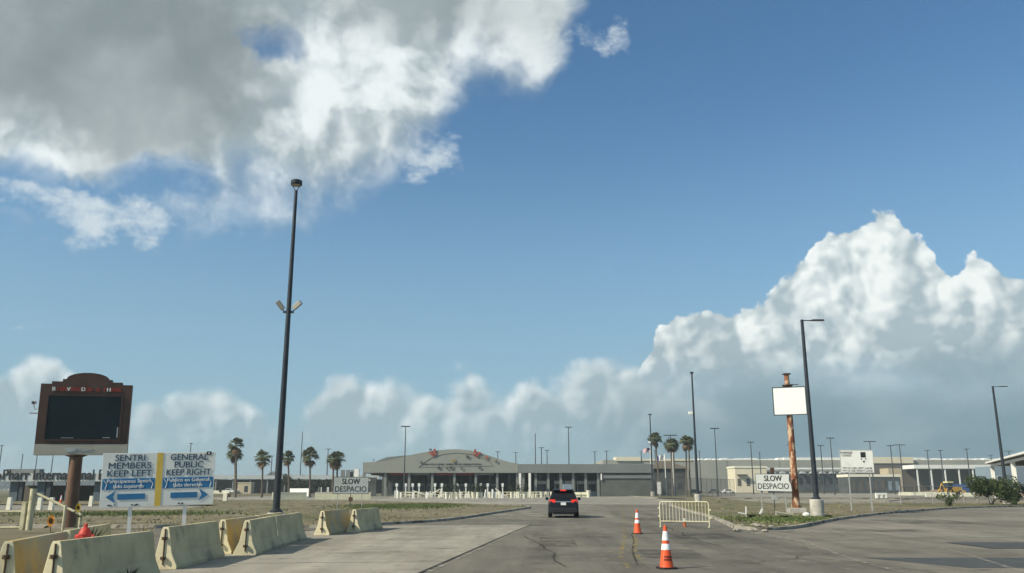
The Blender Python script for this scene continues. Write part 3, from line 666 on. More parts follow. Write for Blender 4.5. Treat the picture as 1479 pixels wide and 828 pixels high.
for px, py, k, lab in far:
    Hh = {586: 15, 821: 19, 1032: 15, 773: 26, 437: 30}.get(px, 15 if py < 645 else 17)
    Y = (Hh - CAMH) * 1275 / (HZ - py); p = at(px, py, Y)
    lab = lab or {0: 'distant slender high mast', 1: 'distant thin light pole on the horizon', 2: 'distant light pole with a short flat head', 3: 'distant light pole with a wide double head'}[k] + (' left of the domed canopy' if px < 545 else ' above the domed canopy' if px < 760 else ' above the flat canopy' if px < 930 else ' near the right palms' if px < 1020 else ' above the warehouse')
    t = thing('light_pole', lab, 'light pole', (p.x, Y, 0), group='distant light poles')
    if (k, Hh) not in fp:
        w = {0: .4, 1: .8, 2: 2.0, 3: 3.4}[k]
        fp[(k, Hh)] = (MB().tube([(0, 0, 0), (0, 0, Hh)], .19, .11, 8).mesh('shaft', POLEF), MB().box((0, 0, Hh), (w, .5, .22)).mesh('lamp_head', POLEF))
    s_ = max(.8, min(1.6, Y / 240.)); a = mk('shaft', fp[(k, Hh)][0], t); a.scale = (s_, s_, 1); mk('lamp_head', fp[(k, Hh)][1], t)

# ------------------------------------------------------------------ road signs
def yaw_panel(t, w, h, z0, m, edge=None, th=.05, name='panel', y=0.):
    p = MB().box((0, y, z0 + h / 2), (w, th, h)).obj(name, m, t, bevel=.008)
    return p
# direction sign with blue bands
a, b = at(149, 695, 29.4), at(312, 690, 30.6); W = (b - a).length; mid = (a + b) / 2
zt, zb = at(230, 654, 30).z, at(230, 731, 30).z; Hs = zt - zb
t = thing('direction_sign', 'white direction sign with blue arrows and a yellow centre stripe on two posts', 'sign', (mid.x, mid.y, 0), math.atan2(b.y - a.y, b.x - a.x)); t.rotation_euler.y = R(-1.6)
pn = yaw_panel(t, W, Hs, zb, SIGNW, name='panel')
fy = -.031
def rect(par, cx, cz, w, h, m, name, dy=0.): return MB().box((cx, fy - .002 - dy, cz), (w, .006, h)).obj(name, m, par)
rect(pn, 0, zb + Hs / 2, W * .055, Hs * .998, YEL, 'yellow_stripe')
for sx, L3, two, dr in ((-1, ('SENTRI', 'MEMBERS', 'KEEP LEFT'), ('Participantes Sentri', 'lado izquierdo'), -1), (1, ('GENERAL', 'PUBLIC', 'KEEP RIGHT'), ('Publico en General', 'lado derecho'), 1)):
    cx = sx * W * .262
    for k, s_ in enumerate(L3):
        text('lettering', s_, .30, NAVY, pn, (cx, fy - .003, zb + Hs * (.905 - .145 * k)), bold=.003, width=W * (.26, .37, .385)[k] if sx < 0 else W * (.34, .26, .40)[k])
    bnd = rect(pn, cx, zb + Hs * .425, W * .455, Hs * .20, BLUE, 'blue_band')
    for k, s_ in enumerate(two):
        text('lettering', s_, .17, WHITE, pn, (cx, fy - .008, zb + Hs * (.475 - .095 * k)), bold=.002, width=W * (.375 if k == 0 else .26))
    az_ = zb + Hs * .19; x0 = cx - dr * W * .13 if dr > 0 else cx + W * .13
    MB().box((cx - dr * W * .03, fy - .005, az_), (W * .24, .006, Hs * .105)).obj('arrow_shaft', BLUE, pn)
    tip = cx + dr * W * .19
    MB().prism([(tip, az_), (tip - dr * W * .085, az_ + Hs * .115), (tip - dr * W * .062, az_), (tip - dr * W * .085, az_ - Hs * .115)], fy - .008, fy - .002).obj('arrow_head', BLUE, pn)
    for q in range(4):      # curled peeling edges showing white through the band
        x = cx + W * (-.2, -.12, .10, .2)[q]
        MB().tube([(x, fy - .007, zb + Hs * .33), (x + W * .012, fy - .007, zb + Hs * .42), (x - W * .02, fy - .007, zb + Hs * .515)], .008, n=4).obj('peeled_edge', WHITE, pn)
for x in (-W * .42, -W * .40, -W * .37, -W * .22, -W * .19, -W * .175, W * .19, W * .22):
    rect(pn, x, zb + .05 + random.uniform(0, .03), random.uniform(.04, .11), .04, BLACK, 'bare_patch')
rect(pn, W * .44, zt - .04, .16, .12, BLACK, 'sticker'); rect(pn, W * .44, zt - .04, .06, .05, SIGNW, 'sticker', .004)
for x in (-W * .235, W * .245): MB().box((x, .055, zb / 2 + .5), (.12, .05, zb + 1.0)).obj('post', WHITE, t)
# SLOW DESPACIO signs
def slow_sign(label, px, Y, y0, y1, xw, bent, yaw, pedcol):
    c = at(px, y0, Y); zt, zb = c.z, at(px, y1, Y).z; h = zt - zb
    t = thing('slow_sign', label, 'sign', (c.x, Y, .13), yaw); z0 = zb - .13
    W = xw
    if bent:
        poly = [(-W / 2, z0), (W / 2 + .06, z0 - .06), (W / 2 + .02, z0 + h * .35), (W / 2 - .10, z0 + h * .62), (W / 2 - .06, z0 + h), (-W / 2 - .03, z0 + h)]
    else: poly = [(-W / 2, z0), (W / 2, z0), (W / 2, z0 + h), (-W / 2, z0 + h)]
    p = MB().prism(poly, -.02, .02).obj('panel', SIGNG if not bent else SIGNW, t)
    q = [(x * .972, z0 + h / 2 + (z - z0 - h / 2) * .945) for x, z in poly]
    f = MB()
    n = len(poly)
    f.add([(x, -.024, z) for x, z in poly] + [(x, -.024, z) for x, z in q], [(i, (i + 1) % n, n + (i + 1) % n, n + i) for i in range(n)]); f.obj('border', BLACK if not bent else POLEF, p)
    text('lettering', 'SLOW', h * .46, BLACK, p, (-.02, -.026, z0 + h * .72), bold=.008, width=W * .50)
    text('lettering', 'DESPACIO', h * .46, BLACK, p, (-.02, -.026, z0 + h * .27), bold=.001, width=W * .88)
    for x in (-W * .36, W * .32): MB().box((x, .05, (z0 + h * .8) / 2), (.06, .05, z0 + h * .8)).obj('post', GALV, t)
    MB().tube([(0, .12, 0), (0, .12, z0 + h + .15)], .03, n=8).obj('beacon_post', POLEF, t)
    MB().box((0, .1, z0 + h + .22), (.26, .24, .40)).obj('beacon_housing', pedcol, t, bevel=.03)
    MB().box((.02, .02, z0 - .42), (.34, .26, .32)).obj('battery_box', BROWNP if not bent else GALV, t, bevel=.02)
    return t
slow_sign('grey slow despacio sign on the dry lawn behind the far left barriers', 507.5, 74, 689, 713.5, 2.98, False, R(8), POLEF)
slow_sign('white slow despacio sign with a bent right edge left of the rusty post', 1116, 60, 684.5, 709.5, 2.36, True, R(-6), BROWN)
# oversize loads sign
p = at(1235, 650, 65); zt, zb = p.z - .13, at(1235, 683, 65).z - .13; Hs = zt - zb; W = 2.36
t = thing('oversize_load_sign', 'white oversize loads sign with a black square on two thin posts', 'sign', (p.x, 65, .13), R(-12))
pn = yaw_panel(t, W, Hs, zb, SIGNW, name='panel'); t.rotation_euler.y = R(.8)
for x, z, w, h in ((0, zt - .02, W, .03), (0, zb + .02, W, .03), (-W / 2 + .02, (zt + zb) / 2, .03, Hs - .08), (W / 2 - .02, (zt + zb) / 2, .03, Hs - .08)): rect(pn, x, z, w, h, GALV, 'border')
text('lettering', 'OVERSIZE', .22, BLACK, pn, (-W * .30, fy - .003, zt - .22), bold=.002, width=.86); text('lettering', 'LOADS', .22, BLACK, pn, (-W * .30, fy - .003, zt - .42), bold=.002, width=.66)
text('lettering', 'W<16 USE LEFT LANE', .20, BLACK, pn, (0, fy - .003, zb + .33), bold=.001, width=W * .88); text('lettering', 'W>16 USE RIGHT LANE', .20, BLACK, pn, (0, fy - .003, zb + .14), bold=.001, width=W * .90)
rect(pn, W * .20, zt - .36, .36, .40, BLACK, 'black_square'); rect(pn, W * .14, zt - .68, .08, .09, BLACK, 'black_square'); rect(pn, W * .27, zt - .68, .08, .09, BLACK, 'black_square'); rect(pn, W * .21, zt - .86, .13, .12, BLACK, 'black_square')
for x in (-W * .27, W * .35): MB().box((x, .05, zt * .45), (.09, .05, zt * .9)).obj('post', GALV, t)
# rusty post with blank sign
b = G(1151, 741, .13); Y = b.y; topz = at(1140, 540, Y).z - .13
t = thing('rusty_sign_post', 'thick rusty peeling post carrying a blank white square sign', 'sign', b)
MB().box((-.1, -.25, .17), (1.15, .8, .34)).obj('footing', PED, t, bevel=.03)
MB().tube([(0, 0, 0), (0, 0, 1.2), (0, 0, topz * .5), (0, 0, topz - .9)], [.27, .235, .22, .19], n=16).obj('post', RUST, t, smooth=True)
for an in (0, 1.57, 3.14, 4.71): MB().box((.33 * math.cos(an), .33 * math.sin(an), .35), (.16, .05, .5), Matrix.Rotation(an, 3, 'Z'), top=.25).obj('gusset', RUST, t)
MB().tube([(0, 0, topz - .9), (0, 0, topz - .05)], .17, n=14).obj('head_tube', RUST, t)
MB().lathe([(.30, topz - .05), (.32, topz), (.05, topz + .05)], 16).obj('cap', IRON, t); MB().lathe([(.18, topz - 1.05), (.38, topz - .84), (.38, topz - .80), (.18, topz - .78)], 16).obj('flange', IRON, t)
MB().box((.48, -.1, topz - .78), (.55, .05, .05)).obj('bracket', IRON, t)
z1, z0 = at(1145, 560, Y).z - .13, at(1145, 600, Y).z - .13
pn = MB().box((.08, -.30, (z0 + z1) / 2), (2.12, .06, z1 - z0)).obj('panel', BLANK, t); pn.rotation_euler.z = R(-20); pn.scale.x = 1.05
f = MB()
for x, z, w, h in ((.08, z1 - .015, 2.14, .06), (.08, z0 + .015, 2.14, .06), (-.97, (z0 + z1) / 2, .06, z1 - z0), (1.13, (z0 + z1) / 2, .06, z1 - z0)): MB().box((x, -.30, z), (w, .08, h)).obj('frame_bar', POLEF, pn)

# ------------------------------------------------------------------ message board
Y = 38.0; mp = .0298
c = at(121, 642, Y)
t = thing('message_board', 'brown message board with a dark screen and scalloped top on a thick brown pole', 'sign', (c.x, Y, .13), R(20)); t.rotation_euler.y = R(-1.0)
Z = lambda py: at(121, py, Y).z - .13
w = 3.68
MB().tube([(-.2, .08, 0), (-.2, .08, Z(657))], .265, n=20).obj('pole', BROWNP, t, smooth=True)
MB().lathe([(.30, Z(660)), (.45, Z(658)), (.45, Z(657))], 16, (-.2, .08, 0)).obj('pole_collar', BROWN, t)
arch = [(.86 * math.cos(q), Z(549) + .30 * math.sin(q)) for q in [math.pi * i / 12 for i in range(13)]]
zs = [Z(556), Z(552.5), Z(549)]
poly = [(-w / 2, Z(642)), (w / 2, Z(642)), (w / 2, zs[0]), (1.42, zs[0]), (1.42, zs[1]), (1.0, zs[1]), (1.0, zs[2])] + arch + [(-1.0, zs[2]), (-1.0, zs[1]), (-1.42, zs[1]), (-1.42, zs[0]), (-w / 2, zs[0])]
cb = MB().prism(poly, -.15, .30).obj('cabinet', BROWN, t)
MB().box((0, .075, (Z(642) + Z(657.5)) / 2), (w + .02, .47, Z(642) - Z(657.5) - .004)).obj('lower_strip', BEIGE, t, bevel=.01)
so = MB().box((-.02, -.162, (Z(572) + Z(636)) / 2), (w * .81, .02, Z(572) - Z(636))).obj('screen', SCREEN, t)
zc_, hh_ = (Z(572) + Z(636)) / 2, Z(572) - Z(636)
for x, z, ww, hh in ((-.02, zc_ + hh_ / 2, w * .82, .05), (-.02, zc_ - hh_ / 2, w * .82, .05), (-.02 - w * .405, zc_, .05, hh_), (-.02 + w * .405, zc_, .05, hh_)): MB().box((x, -.17, z), (ww, .04, hh)).obj('screen_trim', BROWN, so)
MB().box((.95, -.178, zc_ - hh_ / 2 + .10), (.3, .012, .03)).obj('torn_edge', GALV, so); MB().box((-.6, -.178, zc_ - hh_ / 2 + .09), (.5, .012, .02)).obj('torn_edge', GALV, so); MB().box((1.38, -.178, zc_ - hh_ * .33), (.05, .012, .45)).obj('torn_edge', GALV, so)
s_ = 'BIENVENIDOS A PHARR'; x0 = -1.32; stp = 2.64 / (len(s_) - 1)
for i, chh in enumerate(s_):
    if chh != ' ': text('letter', chh, .24, (SIGNW if i in (0, 4, 8, 15) else REDL), cb, (x0 + stp * i, -.165, Z(563.5)), bold=.007, ext=.012)
MB().lathe([(.14, -.008), (.14, .008)], 16).obj('emblem', SIGNG, t).matrix_local = Matrix.Translation((-.45, -.168, Z(650))) @ Matrix.Rotation(math.pi / 2, 4, 'X') @ Matrix.Diagonal((1.4, .8, 1, 1))
text('lettering', 'Pharr', .24, SIGNG, t, (.1, -.168, Z(650)), bold=.006, width=.72)
# camera on its arm at the left edge of the board
cz = Z(585)
sc_ = thing('security_camera', 'small white security camera on an arm at the left edge of the message board', 'camera', (c.x - w / 2 * .94 - .02, Y - .65, .13 + cz - .15), R(20))
MB().box((-.20, 0, -.28), (.40, .05, .05)).obj('arm', GALV, sc_); MB().tube([(-.05, 0, -.05), (-.2, 0, -.12), (-.27, 0, .02), (-.28, 0, .12)], .022, n=6).obj('neck', GALV, sc_)
MB().tube([(-.28, .14, .20), (-.28, -.16, .16)], .085, n=12).obj('housing', WHITE, sc_); MB().tube([(-.28, -.165, .16), (-.28, -.18, .158)], .05, n=10).obj('lens', BLACK, sc_)

# ------------------------------------------------------------------ gate, hydrant, sunflowers, weeds
g0 = at(41, 769, 35.5)
t = thing('swing_gate', 'cream pipe swing gate with stout post and sloping arm beside the brown pole', 'gate', (g0.x, 35.5, .13))
MB().tube([(0, 0, 0), (0, 0, 1.62)], .125, n=16).obj('post', GATEM, t, smooth=True)
MB().box((-.28, 0, .55), (.16, .16, 1.10)).obj('hinge_post', GATEM, t, bevel=.01)
for z in (.72, .10): MB().tube([(-.36, 0, z), (-3.4, -.3, z - .02)], .045, n=8).obj('rail', GATEM, t)
MB().tube([(.08, 0, 1.46), (2.05, -.1, .62)], .05, n=8).obj('arm', GATEM, t)
for x, h in ((1.42, .98), (2.08, .66)): MB().tube([(x, -.1, -.02), (x, -.1, h)], .055, n=10).obj('support_post', GATEM, t)
def hydrant():
    t = thing('fire_hydrant', 'small red fire hydrant peeping over the front barrier at bottom left', 'hydrant', (-8.42, 17.4, .024)); t.scale = (.74, .74, .93)
    MB().lathe([(.17, 0), (.17, .06), (.11, .09), (.11, .72)], 16).obj('barrel', HYD, t, smooth=True)
    MB().lathe([(.13, .70), (.17, .74), (.17, .90), (.14, .98), (.09, 1.04), (.05, 1.06)], 16).obj('bonnet', HYD, t, smooth=True)
    MB().lathe([(.055, 1.05), (.055, 1.12), (.035, 1.14)], 6).obj('operating_nut', HYD, t)
    for s_ in (-1, 1): MB().tube([(s_ * .10, 0, .84), (s_ * .24, 0, .84)], .075, n=12).obj('outlet', HYD, t)
    MB().tube([(0, -.10, .84), (0, -.25, .84)], .085, n=12).obj('outlet', HYD, t)
    return t
hydrant()
def leafquads(n, fn, size, seed, m, aspect=.45):
    rng = np.random.default_rng(seed); mb = MB()
    for _ in range(n):
        p = Vector(fn(rng)); d = Vector(rng.normal(0, 1, 3)); d.normalize(); e = d.orthogonal().normalized(); e = Matrix.Rotation(rng.uniform(0, 6.28), 3, d) @ e
        s_ = size * rng.uniform(.6, 1.4); w = d.cross(e) * s_ * aspect; u = e * s_
        mb.add([p - u * .5, p + w * .5, p + u * .5, p - w * .5], [(0, 1, 2, 3)])
    return mb
def sunflower(label, loc, h, pm, face):
    t = thing('sunflower', label, 'plant', loc, face); t.scale = (.62, .62, 1)
    MB().tube([(0, 0, 0), (.03, 0, h * .5), (0, -.03, h)], .016, n=6).obj('stem', LEAF, t)
    for i in range(5):
        z = h * (.25 + .15 * i); an = i * 2.3; d = Vector((math.cos(an), math.sin(an), 0)); s_ = Vector((-d.y, d.x, 0))
        MB().add([Vector((0, 0, z)), d * .13 + s_ * .07 + Vector((0, 0, z + .04)), d * .30 + Vector((0, 0, z - .03)), d * .13 - s_ * .07 + Vector((0, 0, z + .04))], [(0, 1, 2, 3)]).obj('leaf', LEAF, t)
    hd = MB()
    for i in range(16):
        an = i * math.pi / 8; d = Vector((math.cos(an), 0, math.sin(an))); s_ = Vector((-d.z, 0, d.x)) * .035; o = Vector((0, -.06, h))
        hd.add([o + d * .05 - s_, o + d * .05 + s_, o + d * .16 + Vector((0, -.02, 0))], [(0, 1, 2)])
    f = hd.obj('flower', pm, t); MB().tube([(0, -.05, h), (0, -.085, h)], .07, n=12).obj('seed_head', SEED, f)
sunflower('yellow sunflower with dark centre between the gate supports', (-14.6, 29.5, .13), 1.0, PETAL, .3)
sunflower('orange flower head just above the rust-stained barrier', (-11.0, 21.0, .024), .98, ORP, .2)
def weed(label, loc, n, h, sp, m, seed):
    rng = random.Random(seed); t = thing('weed', label, 'plant', loc); mb = MB()
    for _ in range(n):
        an = rng.uniform(0, 6.28); d = Vector((math.cos(an), math.sin(an), 0)); k = rng.uniform(.3, 1); hh = h * rng.uniform(.5, 1); wv = Vector((-d.y, d.x, 0)) * .012
        a, b_, c_ = Vector((0, 0, 0)), d * sp * k * .5 + Vector((0, 0, hh * .7)), d * sp * k + Vector((0, 0, hh))
        mb.add([a - wv, a + wv, b_ + wv, b_ - wv, c_], [(0, 1, 2, 3), (3, 2, 4)])
    mb.obj('blade', m, t); return t
weed('spindly dark weed at the foot of the front barrier', (-6.95, 16.2, .026), 26, .38, .26, LEAFD, 1)
weed('green weeds trailing over the barrier left of the red hydrant', (-9.2, 19.2, .1), 120, .95, .7, LEAF, 2)
weed('dry stalks behind the barrier right of the red hydrant', (-8.6, 20.6, .1), 40, .95, .5, BLADE, 3)
weed('low green tuft beside the broken white stakes', (*G(1085, 748, .13).xy, .13), 160, .25, .7, LEAF, 4)
weed('low green tuft left of the rusty post footing', (*G(1133, 749, .13).xy, .13), 140, .22, .7, LEAF, 5)
weed('low green tuft at the pedestal of the dark light pole', (*G(1196, 748, .13).xy, .13), 120, .2, .6, LEAF, 6)
# broken stakes
b = G(1078, 747, .13)
t = thing('broken_stake', 'broken white stake with a fallen crosspiece on the verge', 'stake', b); MB().box((0, 0, .30), (.07, .05, .6), Matrix.Rotation(.04, 3, 'Y')).obj('stake', WHITE, t); MB().box((-.22, 0, .22), (.5, .04, .06), Matrix.Rotation(.15, 3, 'Y')).obj('crosspiece', WHITE, t)
b = G(1098, 746, .13)
t = thing('broken_stake', 'short tilted white stake left of the slow sign post', 'stake', b); MB().box((.05, 0, .25), (.1, .05, .45), Matrix.Rotation(.5, 3, 'Y')).obj('stake', WHITE, t); MB().box((-.05, 0, .06), (.12, .1, .16)).obj('stump', IRON, t)
b = G(1133, 744, .13)
t = thing('fallen_stake', 'long pale stake lying on the grass left of the rusty post', 'stake', b); MB().box((0, 0, .12), (1.2, .06, .06), Matrix.Rotation(.15, 3, 'Y') @ Matrix.Rotation(.2, 3, 'Z')).obj('stake', CREAMP, t); MB().box((-.5, 0, .06), (.12, .1, .16)).obj('stump', PED, t)
b = G(1165, 746, .13); o = MB().lathe([(.05, 0), (.18, .05), (.20, .15), (.13, .26), (.04, .30)], 10).obj('white_stone', WHITE); o.location = b; o.scale = (1.2, .9, .8); tag(o, 'small white stone between the rusty post and the pedestal', 'stone')
# rubble at island nose
for i in range(16):
    rr = random.Random(i + 50); x, y = rr.uniform(9.5, 12.5), rr.uniform(37.3, 41.5)
    if not inside(verge_poly, x, y): x, y = rr.uniform(9.3, 10.4), rr.uniform(36, 37.3)
    s_ = rr.uniform(.05, .16)
    mb = MB(); mb.lathe([(s_ * .6, 0), (s_, s_ * .25), (s_ * .8, s_ * .6), (s_ * .3, s_ * .75)], 7); o = mb.obj('rubble', KERB); o.location = (x, y, .13 if inside(verge_poly, x, y) else .03); o.scale = (1, rr.uniform(.6, 1.2), 1); o.rotation_euler.z = rr.uniform(0, 6)
    tag(o, 'small lump of broken kerb concrete at the island nose', 'rubble', 'broken concrete at the island nose')

# ------------------------------------------------------------------ the dark SUV
def suv():
    b = G(814, 749)
    t = thing('car', 'dark suv seen from behind with its brake lights on', 'car', (b.x, b.y, .03), R(-3))
    # lofted body: stations along y (0 = rear bumper), half widths at heights
    lev = [.28, .50, .78, 1.02]
    st = [(0.0, [.74, .84, .84, .78]), (.10, [.86, .92, .915, .87]), (.5, [.90, .925, .925, .90]), (1.2, [.90, .925, .93, .905]), (2.4, [.90, .925, .93, .90]), (3.5, [.90, .92, .92, .86]), (4.3, [.86, .88, .87, .74]), (4.68, [.70, .74, .70, .55])]
    mb = MB(); V = []; F = []; k = len(lev) * 2
    for y, hw in st:
        zz = [z if not (y > 3.3 and z > 1) else .98 - (y - 3.3) * .10 for z in lev]
        V += [(-hw[i], y - (.06 if i == 1 and y == 0 else 0), zz[i]) for i in range(4)] + [(hw[i], y - (.06 if i == 1 and y == 0 else 0), zz[i]) for i in reversed(range(4))]
    for s_ in range(len(st) - 1):
        for j in range(k): F.append((s_ * k + j, s_ * k + (j + 1) % k, (s_ + 1) * k + (j + 1) % k, (s_ + 1) * k + j))
    F += [tuple(range(k)), tuple((len(st) - 1) * k + j for j in reversed(range(k)))]
    mb.add(V, F); mb.obj('body', CARP, t, smooth=True, bevel=.03)
    # cabin
    cab = [(.10, 1.01, .85), (.22, 1.30, .77), (.42, 1.62, .64), (.55, 1.665, .60), (1.6, 1.69, .60), (2.5, 1.64, .60), (3.35, 1.05, .80)]
    mb = MB(); V = []
    low = [(y, 1.0, .86) for y, _, _ in cab]
    for (y, z, hw) in cab: V += [(-hw, y, z), (hw, y, z)]
    for (y, z, hw) in low: V += [(-hw * 1.0, y, z), (hw * 1.0, y, z)]
    F = []
    n = len(cab)
    for i in range(n - 1):
        F += [(2 * i, 2 * i + 1, 2 * i + 3, 2 * i + 2), (2 * i, 2 * i + 2, 2 * n + 2 * i + 2, 2 * n + 2 * i), (2 * i + 1, 2 * n + 2 * i + 1, 2 * n + 2 * i + 3, 2 * i + 3)]
    F += [(0, 2 * n, 2 * n + 1, 1)]
    mb.add(V, F); mb.obj('cabin', CARP, t, smooth=True)
    MB().add([(-.73, .125, 1.10), (.73, .125, 1.10), (.60, .375, 1.575), (-.60, .375, 1.575)], [(0, 1, 2, 3)]).obj('rear_window', CARG, t)
    for s_ in (-1, 1):
        MB().add([(s_ * .862, .55, 1.06), (s_ * .862, 3.0, 1.06), (s_ * .64, 2.35, 1.60), (s_ * .655, .80, 1.60)], [(0, 1, 2, 3)]).obj('side_window', CARG, t)
        MB().box((s_ * .66, .06, .98), (.36, .13, .19), Matrix.Rotation(s_ * .10, 3, 'Z')).obj('tail_lamp', TAIL, t, bevel=.03)
        mir = MB().box((s_ * 1.02, 2.75, 1.10), (.20, .12, .17)).obj('side_mirror', CARP, t, bevel=.03)
        for y in (.95, 3.75):
            wh = MB().tube([(s_ * .70, y, .36), (s_ * .93, y, .36)], .36, n=24).obj('wheel', TYRE, t, smooth=True)
            MB().tube([(s_ * .925, y, .36), (s_ * .945, y, .36)], .23, n=16).obj('rim', CHROME, wh)
        MB().tube([(s_ * .60, .7, 1.71), (s_ * .60, 2.4, 1.70)], .02, n=6).obj('roof_rail', CARB, t)
        MB().tube([(s_ * .45, -.02, .30), (s_ * .45, .2, .30)], .045, n=10).obj('exhaust_tip', CHROME, t)
    MB().box((0, .30, 1.635), (1.16, .26, .045), Matrix.Rotation(-.08, 3, 'X')).obj('spoiler', CARP, t, bevel=.015)
    MB().box((0, .19, 1.625), (.36, .05, .075)).obj('brake_light', TAIL, t)
    MB().box((0, -.03, .45), (1.66, .16, .30)).obj('rear_bumper', CARB, t, bevel=.05)
    MB().box((0, .0, .25), (1.3, .14, .10)).obj('skid_plate', CARB, t, bevel=.02)
    MB().box((0, .005, .95), (.94, .035, .055)).obj('chrome_strip', CHROME, t, bevel=.01)
    MB().box((0, -.012, .83), (.32, .03, .16)).obj('number_plate', PLATE, t)
    MB().box((.2, .14, 1.2), (.5, .015, .02), Matrix.Rotation(.3, 3, 'Y')).obj('wiper', BLACK, t)
suv()

# ------------------------------------------------------------------ palms
def palm_crown(seed, r):
    rng = np.random.default_rng(seed); gm = MB().use(FROND); dm = MB().use(FRONDD)
    def fan(mb, base, d, size):
        d = d.normalized(); s_ = d.cross(Vector((0, 0, 1)));
        if s_.length < .05: s_ = Vector((1, 0, 0))
        s_.normalize(); up = s_.cross(d).normalized(); hub = base + d * size * .55
        mb.add([base - s_ * .02, base + s_ * .02, hub + s_ * .02, hub - s_ * .02], [(0, 1, 2, 3)])
        for k in range(11):
            a = (k - 5) / 5 * 1.35; v = (d * math.cos(a) + s_ * math.sin(a)).normalized(); L = size * .62 * (1 - .25 * abs(k - 5) / 5) * rng.uniform(.8, 1.1)
            m_ = hub + v * L * .6 + up * .03; tip = hub + v * L - Vector((0, 0, L * rng.uniform(.2, .5))); w = v.cross(up).normalized() * .055 * size
            mb.add([hub, m_ + w, tip, m_ - w], [(0, 1, 2, 3)])
    for i in range(52):
        e = math.asin(rng.uniform(-.5, 1.0)); a = rng.uniform(0, 6.283); d = Vector((math.cos(a) * math.cos(e), math.sin(a) * math.cos(e), math.sin(e)))
        fan(gm, Vector((0, 0, 0)), d, r * rng.uniform(.8, 1.08))
    for i in range(16):
        e = R(rng.uniform(-80, -30)); a = rng.uniform(0, 6.283); d = Vector((math.cos(a) * math.cos(e), math.sin(a) * math.cos(e), math.sin(e)))
        fan(dm, Vector((0, 0, -.2)), d, r * rng.uniform(.6, .95))
    return gm.mesh('crown', FROND), dm.mesh('dead_fronds', FRONDD)
crowns = [palm_crown(s_, 1.0) for s_ in (11, 12, 13, 14, 15, 16)]
PN = [0]
def palm(label, px, py, Y, rad, ci, base_px=None, group='fan palms'):
    PN[0] += 1; ci = PN[0] % 6; rad *= (.95, 1.04, .9, 1.0, .86, 1.02)[ci]; base_px = base_px or px + (1.2, -.8, .5, -1.4, .9, 0)[ci]
    p = at(px, py, Y); x0 = at(base_px, 716, Y).x if base_px else p.x
    t = thing('palm_tree', label, 'palm tree', (x0, Y, 0), group=group)
    lean = p.x - x0; h = p.z
    MB().tube([(0, 0, 0), (lean * .2, 0, h * .35), (lean * .6, 0, h * .7), (lean, 0, h)], [.26, .19, .17, .15], n=8).obj('trunk', TRUNK, t, smooth=True)
    for me, nm in zip(crowns[ci], ('crown', 'dead_fronds')):
        o = mk(nm, me, t); o.location = (lean, 0, h); o.scale = (rad * random.uniform(.92, 1.06), rad * random.uniform(.92, 1.06), rad * random.uniform(.88, 1.1)); o.rotation_euler.z = ci * 1.1 + px
    return t
palm('tallest left fan palm with a ragged double crown', 341, 643, 176, 1.75, 0); palm('shorter shaggy fan palm directly behind the tallest left one', 339, 656, 181, 1.95, 1)
palm('second fan palm from the left, with a browned crown', 379.5, 661, 176, 1.9, 1); palm('fan palm just right of the tall floodlight pole', 416, 661, 172, 1.85, 2, 417)
palm('fan palm third from the right in the left row, with a single straight trunk', 447.5, 659, 176, 1.95, 0); palm('left trunk of the twin palms behind the left slow sign', 482, 664, 172, 1.7, 2, 480); palm('right trunk of the twin palms behind the left slow sign', 486.5, 663, 178, 1.7, 1, 487)
palm('right-hand fan palm with a curved trunk next to the flags', 946, 634, 200, 1.95, 0, 953); palm('middle right fan palm, left of its close pair', 969, 643, 200, 1.8, 1, 972); palm('middle right fan palm, right of its close pair', 972.5, 642, 206, 1.75, 2, 975)
palm('left trunk of the right twin palms', 991, 638, 200, 1.75, 2, 992); palm('right trunk of the right twin palms', 995, 639, 206, 1.7, 0, 997)

# ------------------------------------------------------------------ trees and shrubs
def bush(label, c, rx, ry, rz_, n, size, seed, m, name='shrub', cat='shrub', stem=True, group=None, aspect=.45):
    t = thing(name, label, cat, c, group=group); rg = np.random.default_rng(seed)
    cl = [(rg.uniform(-.8, .8), rg.uniform(-.7, .7), rg.uniform(.25, .85), rg.uniform(.22, .42)) for _ in range(16)]
    def fn(r_):
        a = cl[r_.integers(len(cl))]; d = r_.normal(0, 1, 3); d /= np.linalg.norm(d); k = a[3] * r_.random() ** .35
        return ((a[0] + d[0] * k) * rx, (a[1] + d[1] * k) * ry, max(.05, (a[2] + d[2] * k) * rz_))
    leafquads(n, fn, size, seed, m, aspect).obj('foliage', m, t)
    if stem:
        for i in range(5): MB().tube([(rg.normal(0, .15) * rx, 0, 0), (cl[i][0] * rx * .6, cl[i][1] * ry * .6, cl[i][2] * rz_ * .7)], .05, .02, 5).obj('stem', TRUNK, t)
    return t
b = G(1431, 729, .13); bush('large green shrub at the foot of the far right light pole', (b.x, b.y, .13), 2.5, 1.8, 2.7, 7000, .22, 21, LEAF)
b = G(1372, 731, .13); bush('small thin shrub in front of the wire fence left of the large green shrub', (b.x, b.y, .13), 1.3, .8, 1.3, 700, .18, 22, LEAF)
b = G(1474, 729, .13); bush('small dark shrub cut by the right frame edge', (b.x, b.y + 1, .13), 1.2, 1.0, 2.2, 1600, .22, 23, LEAFD)
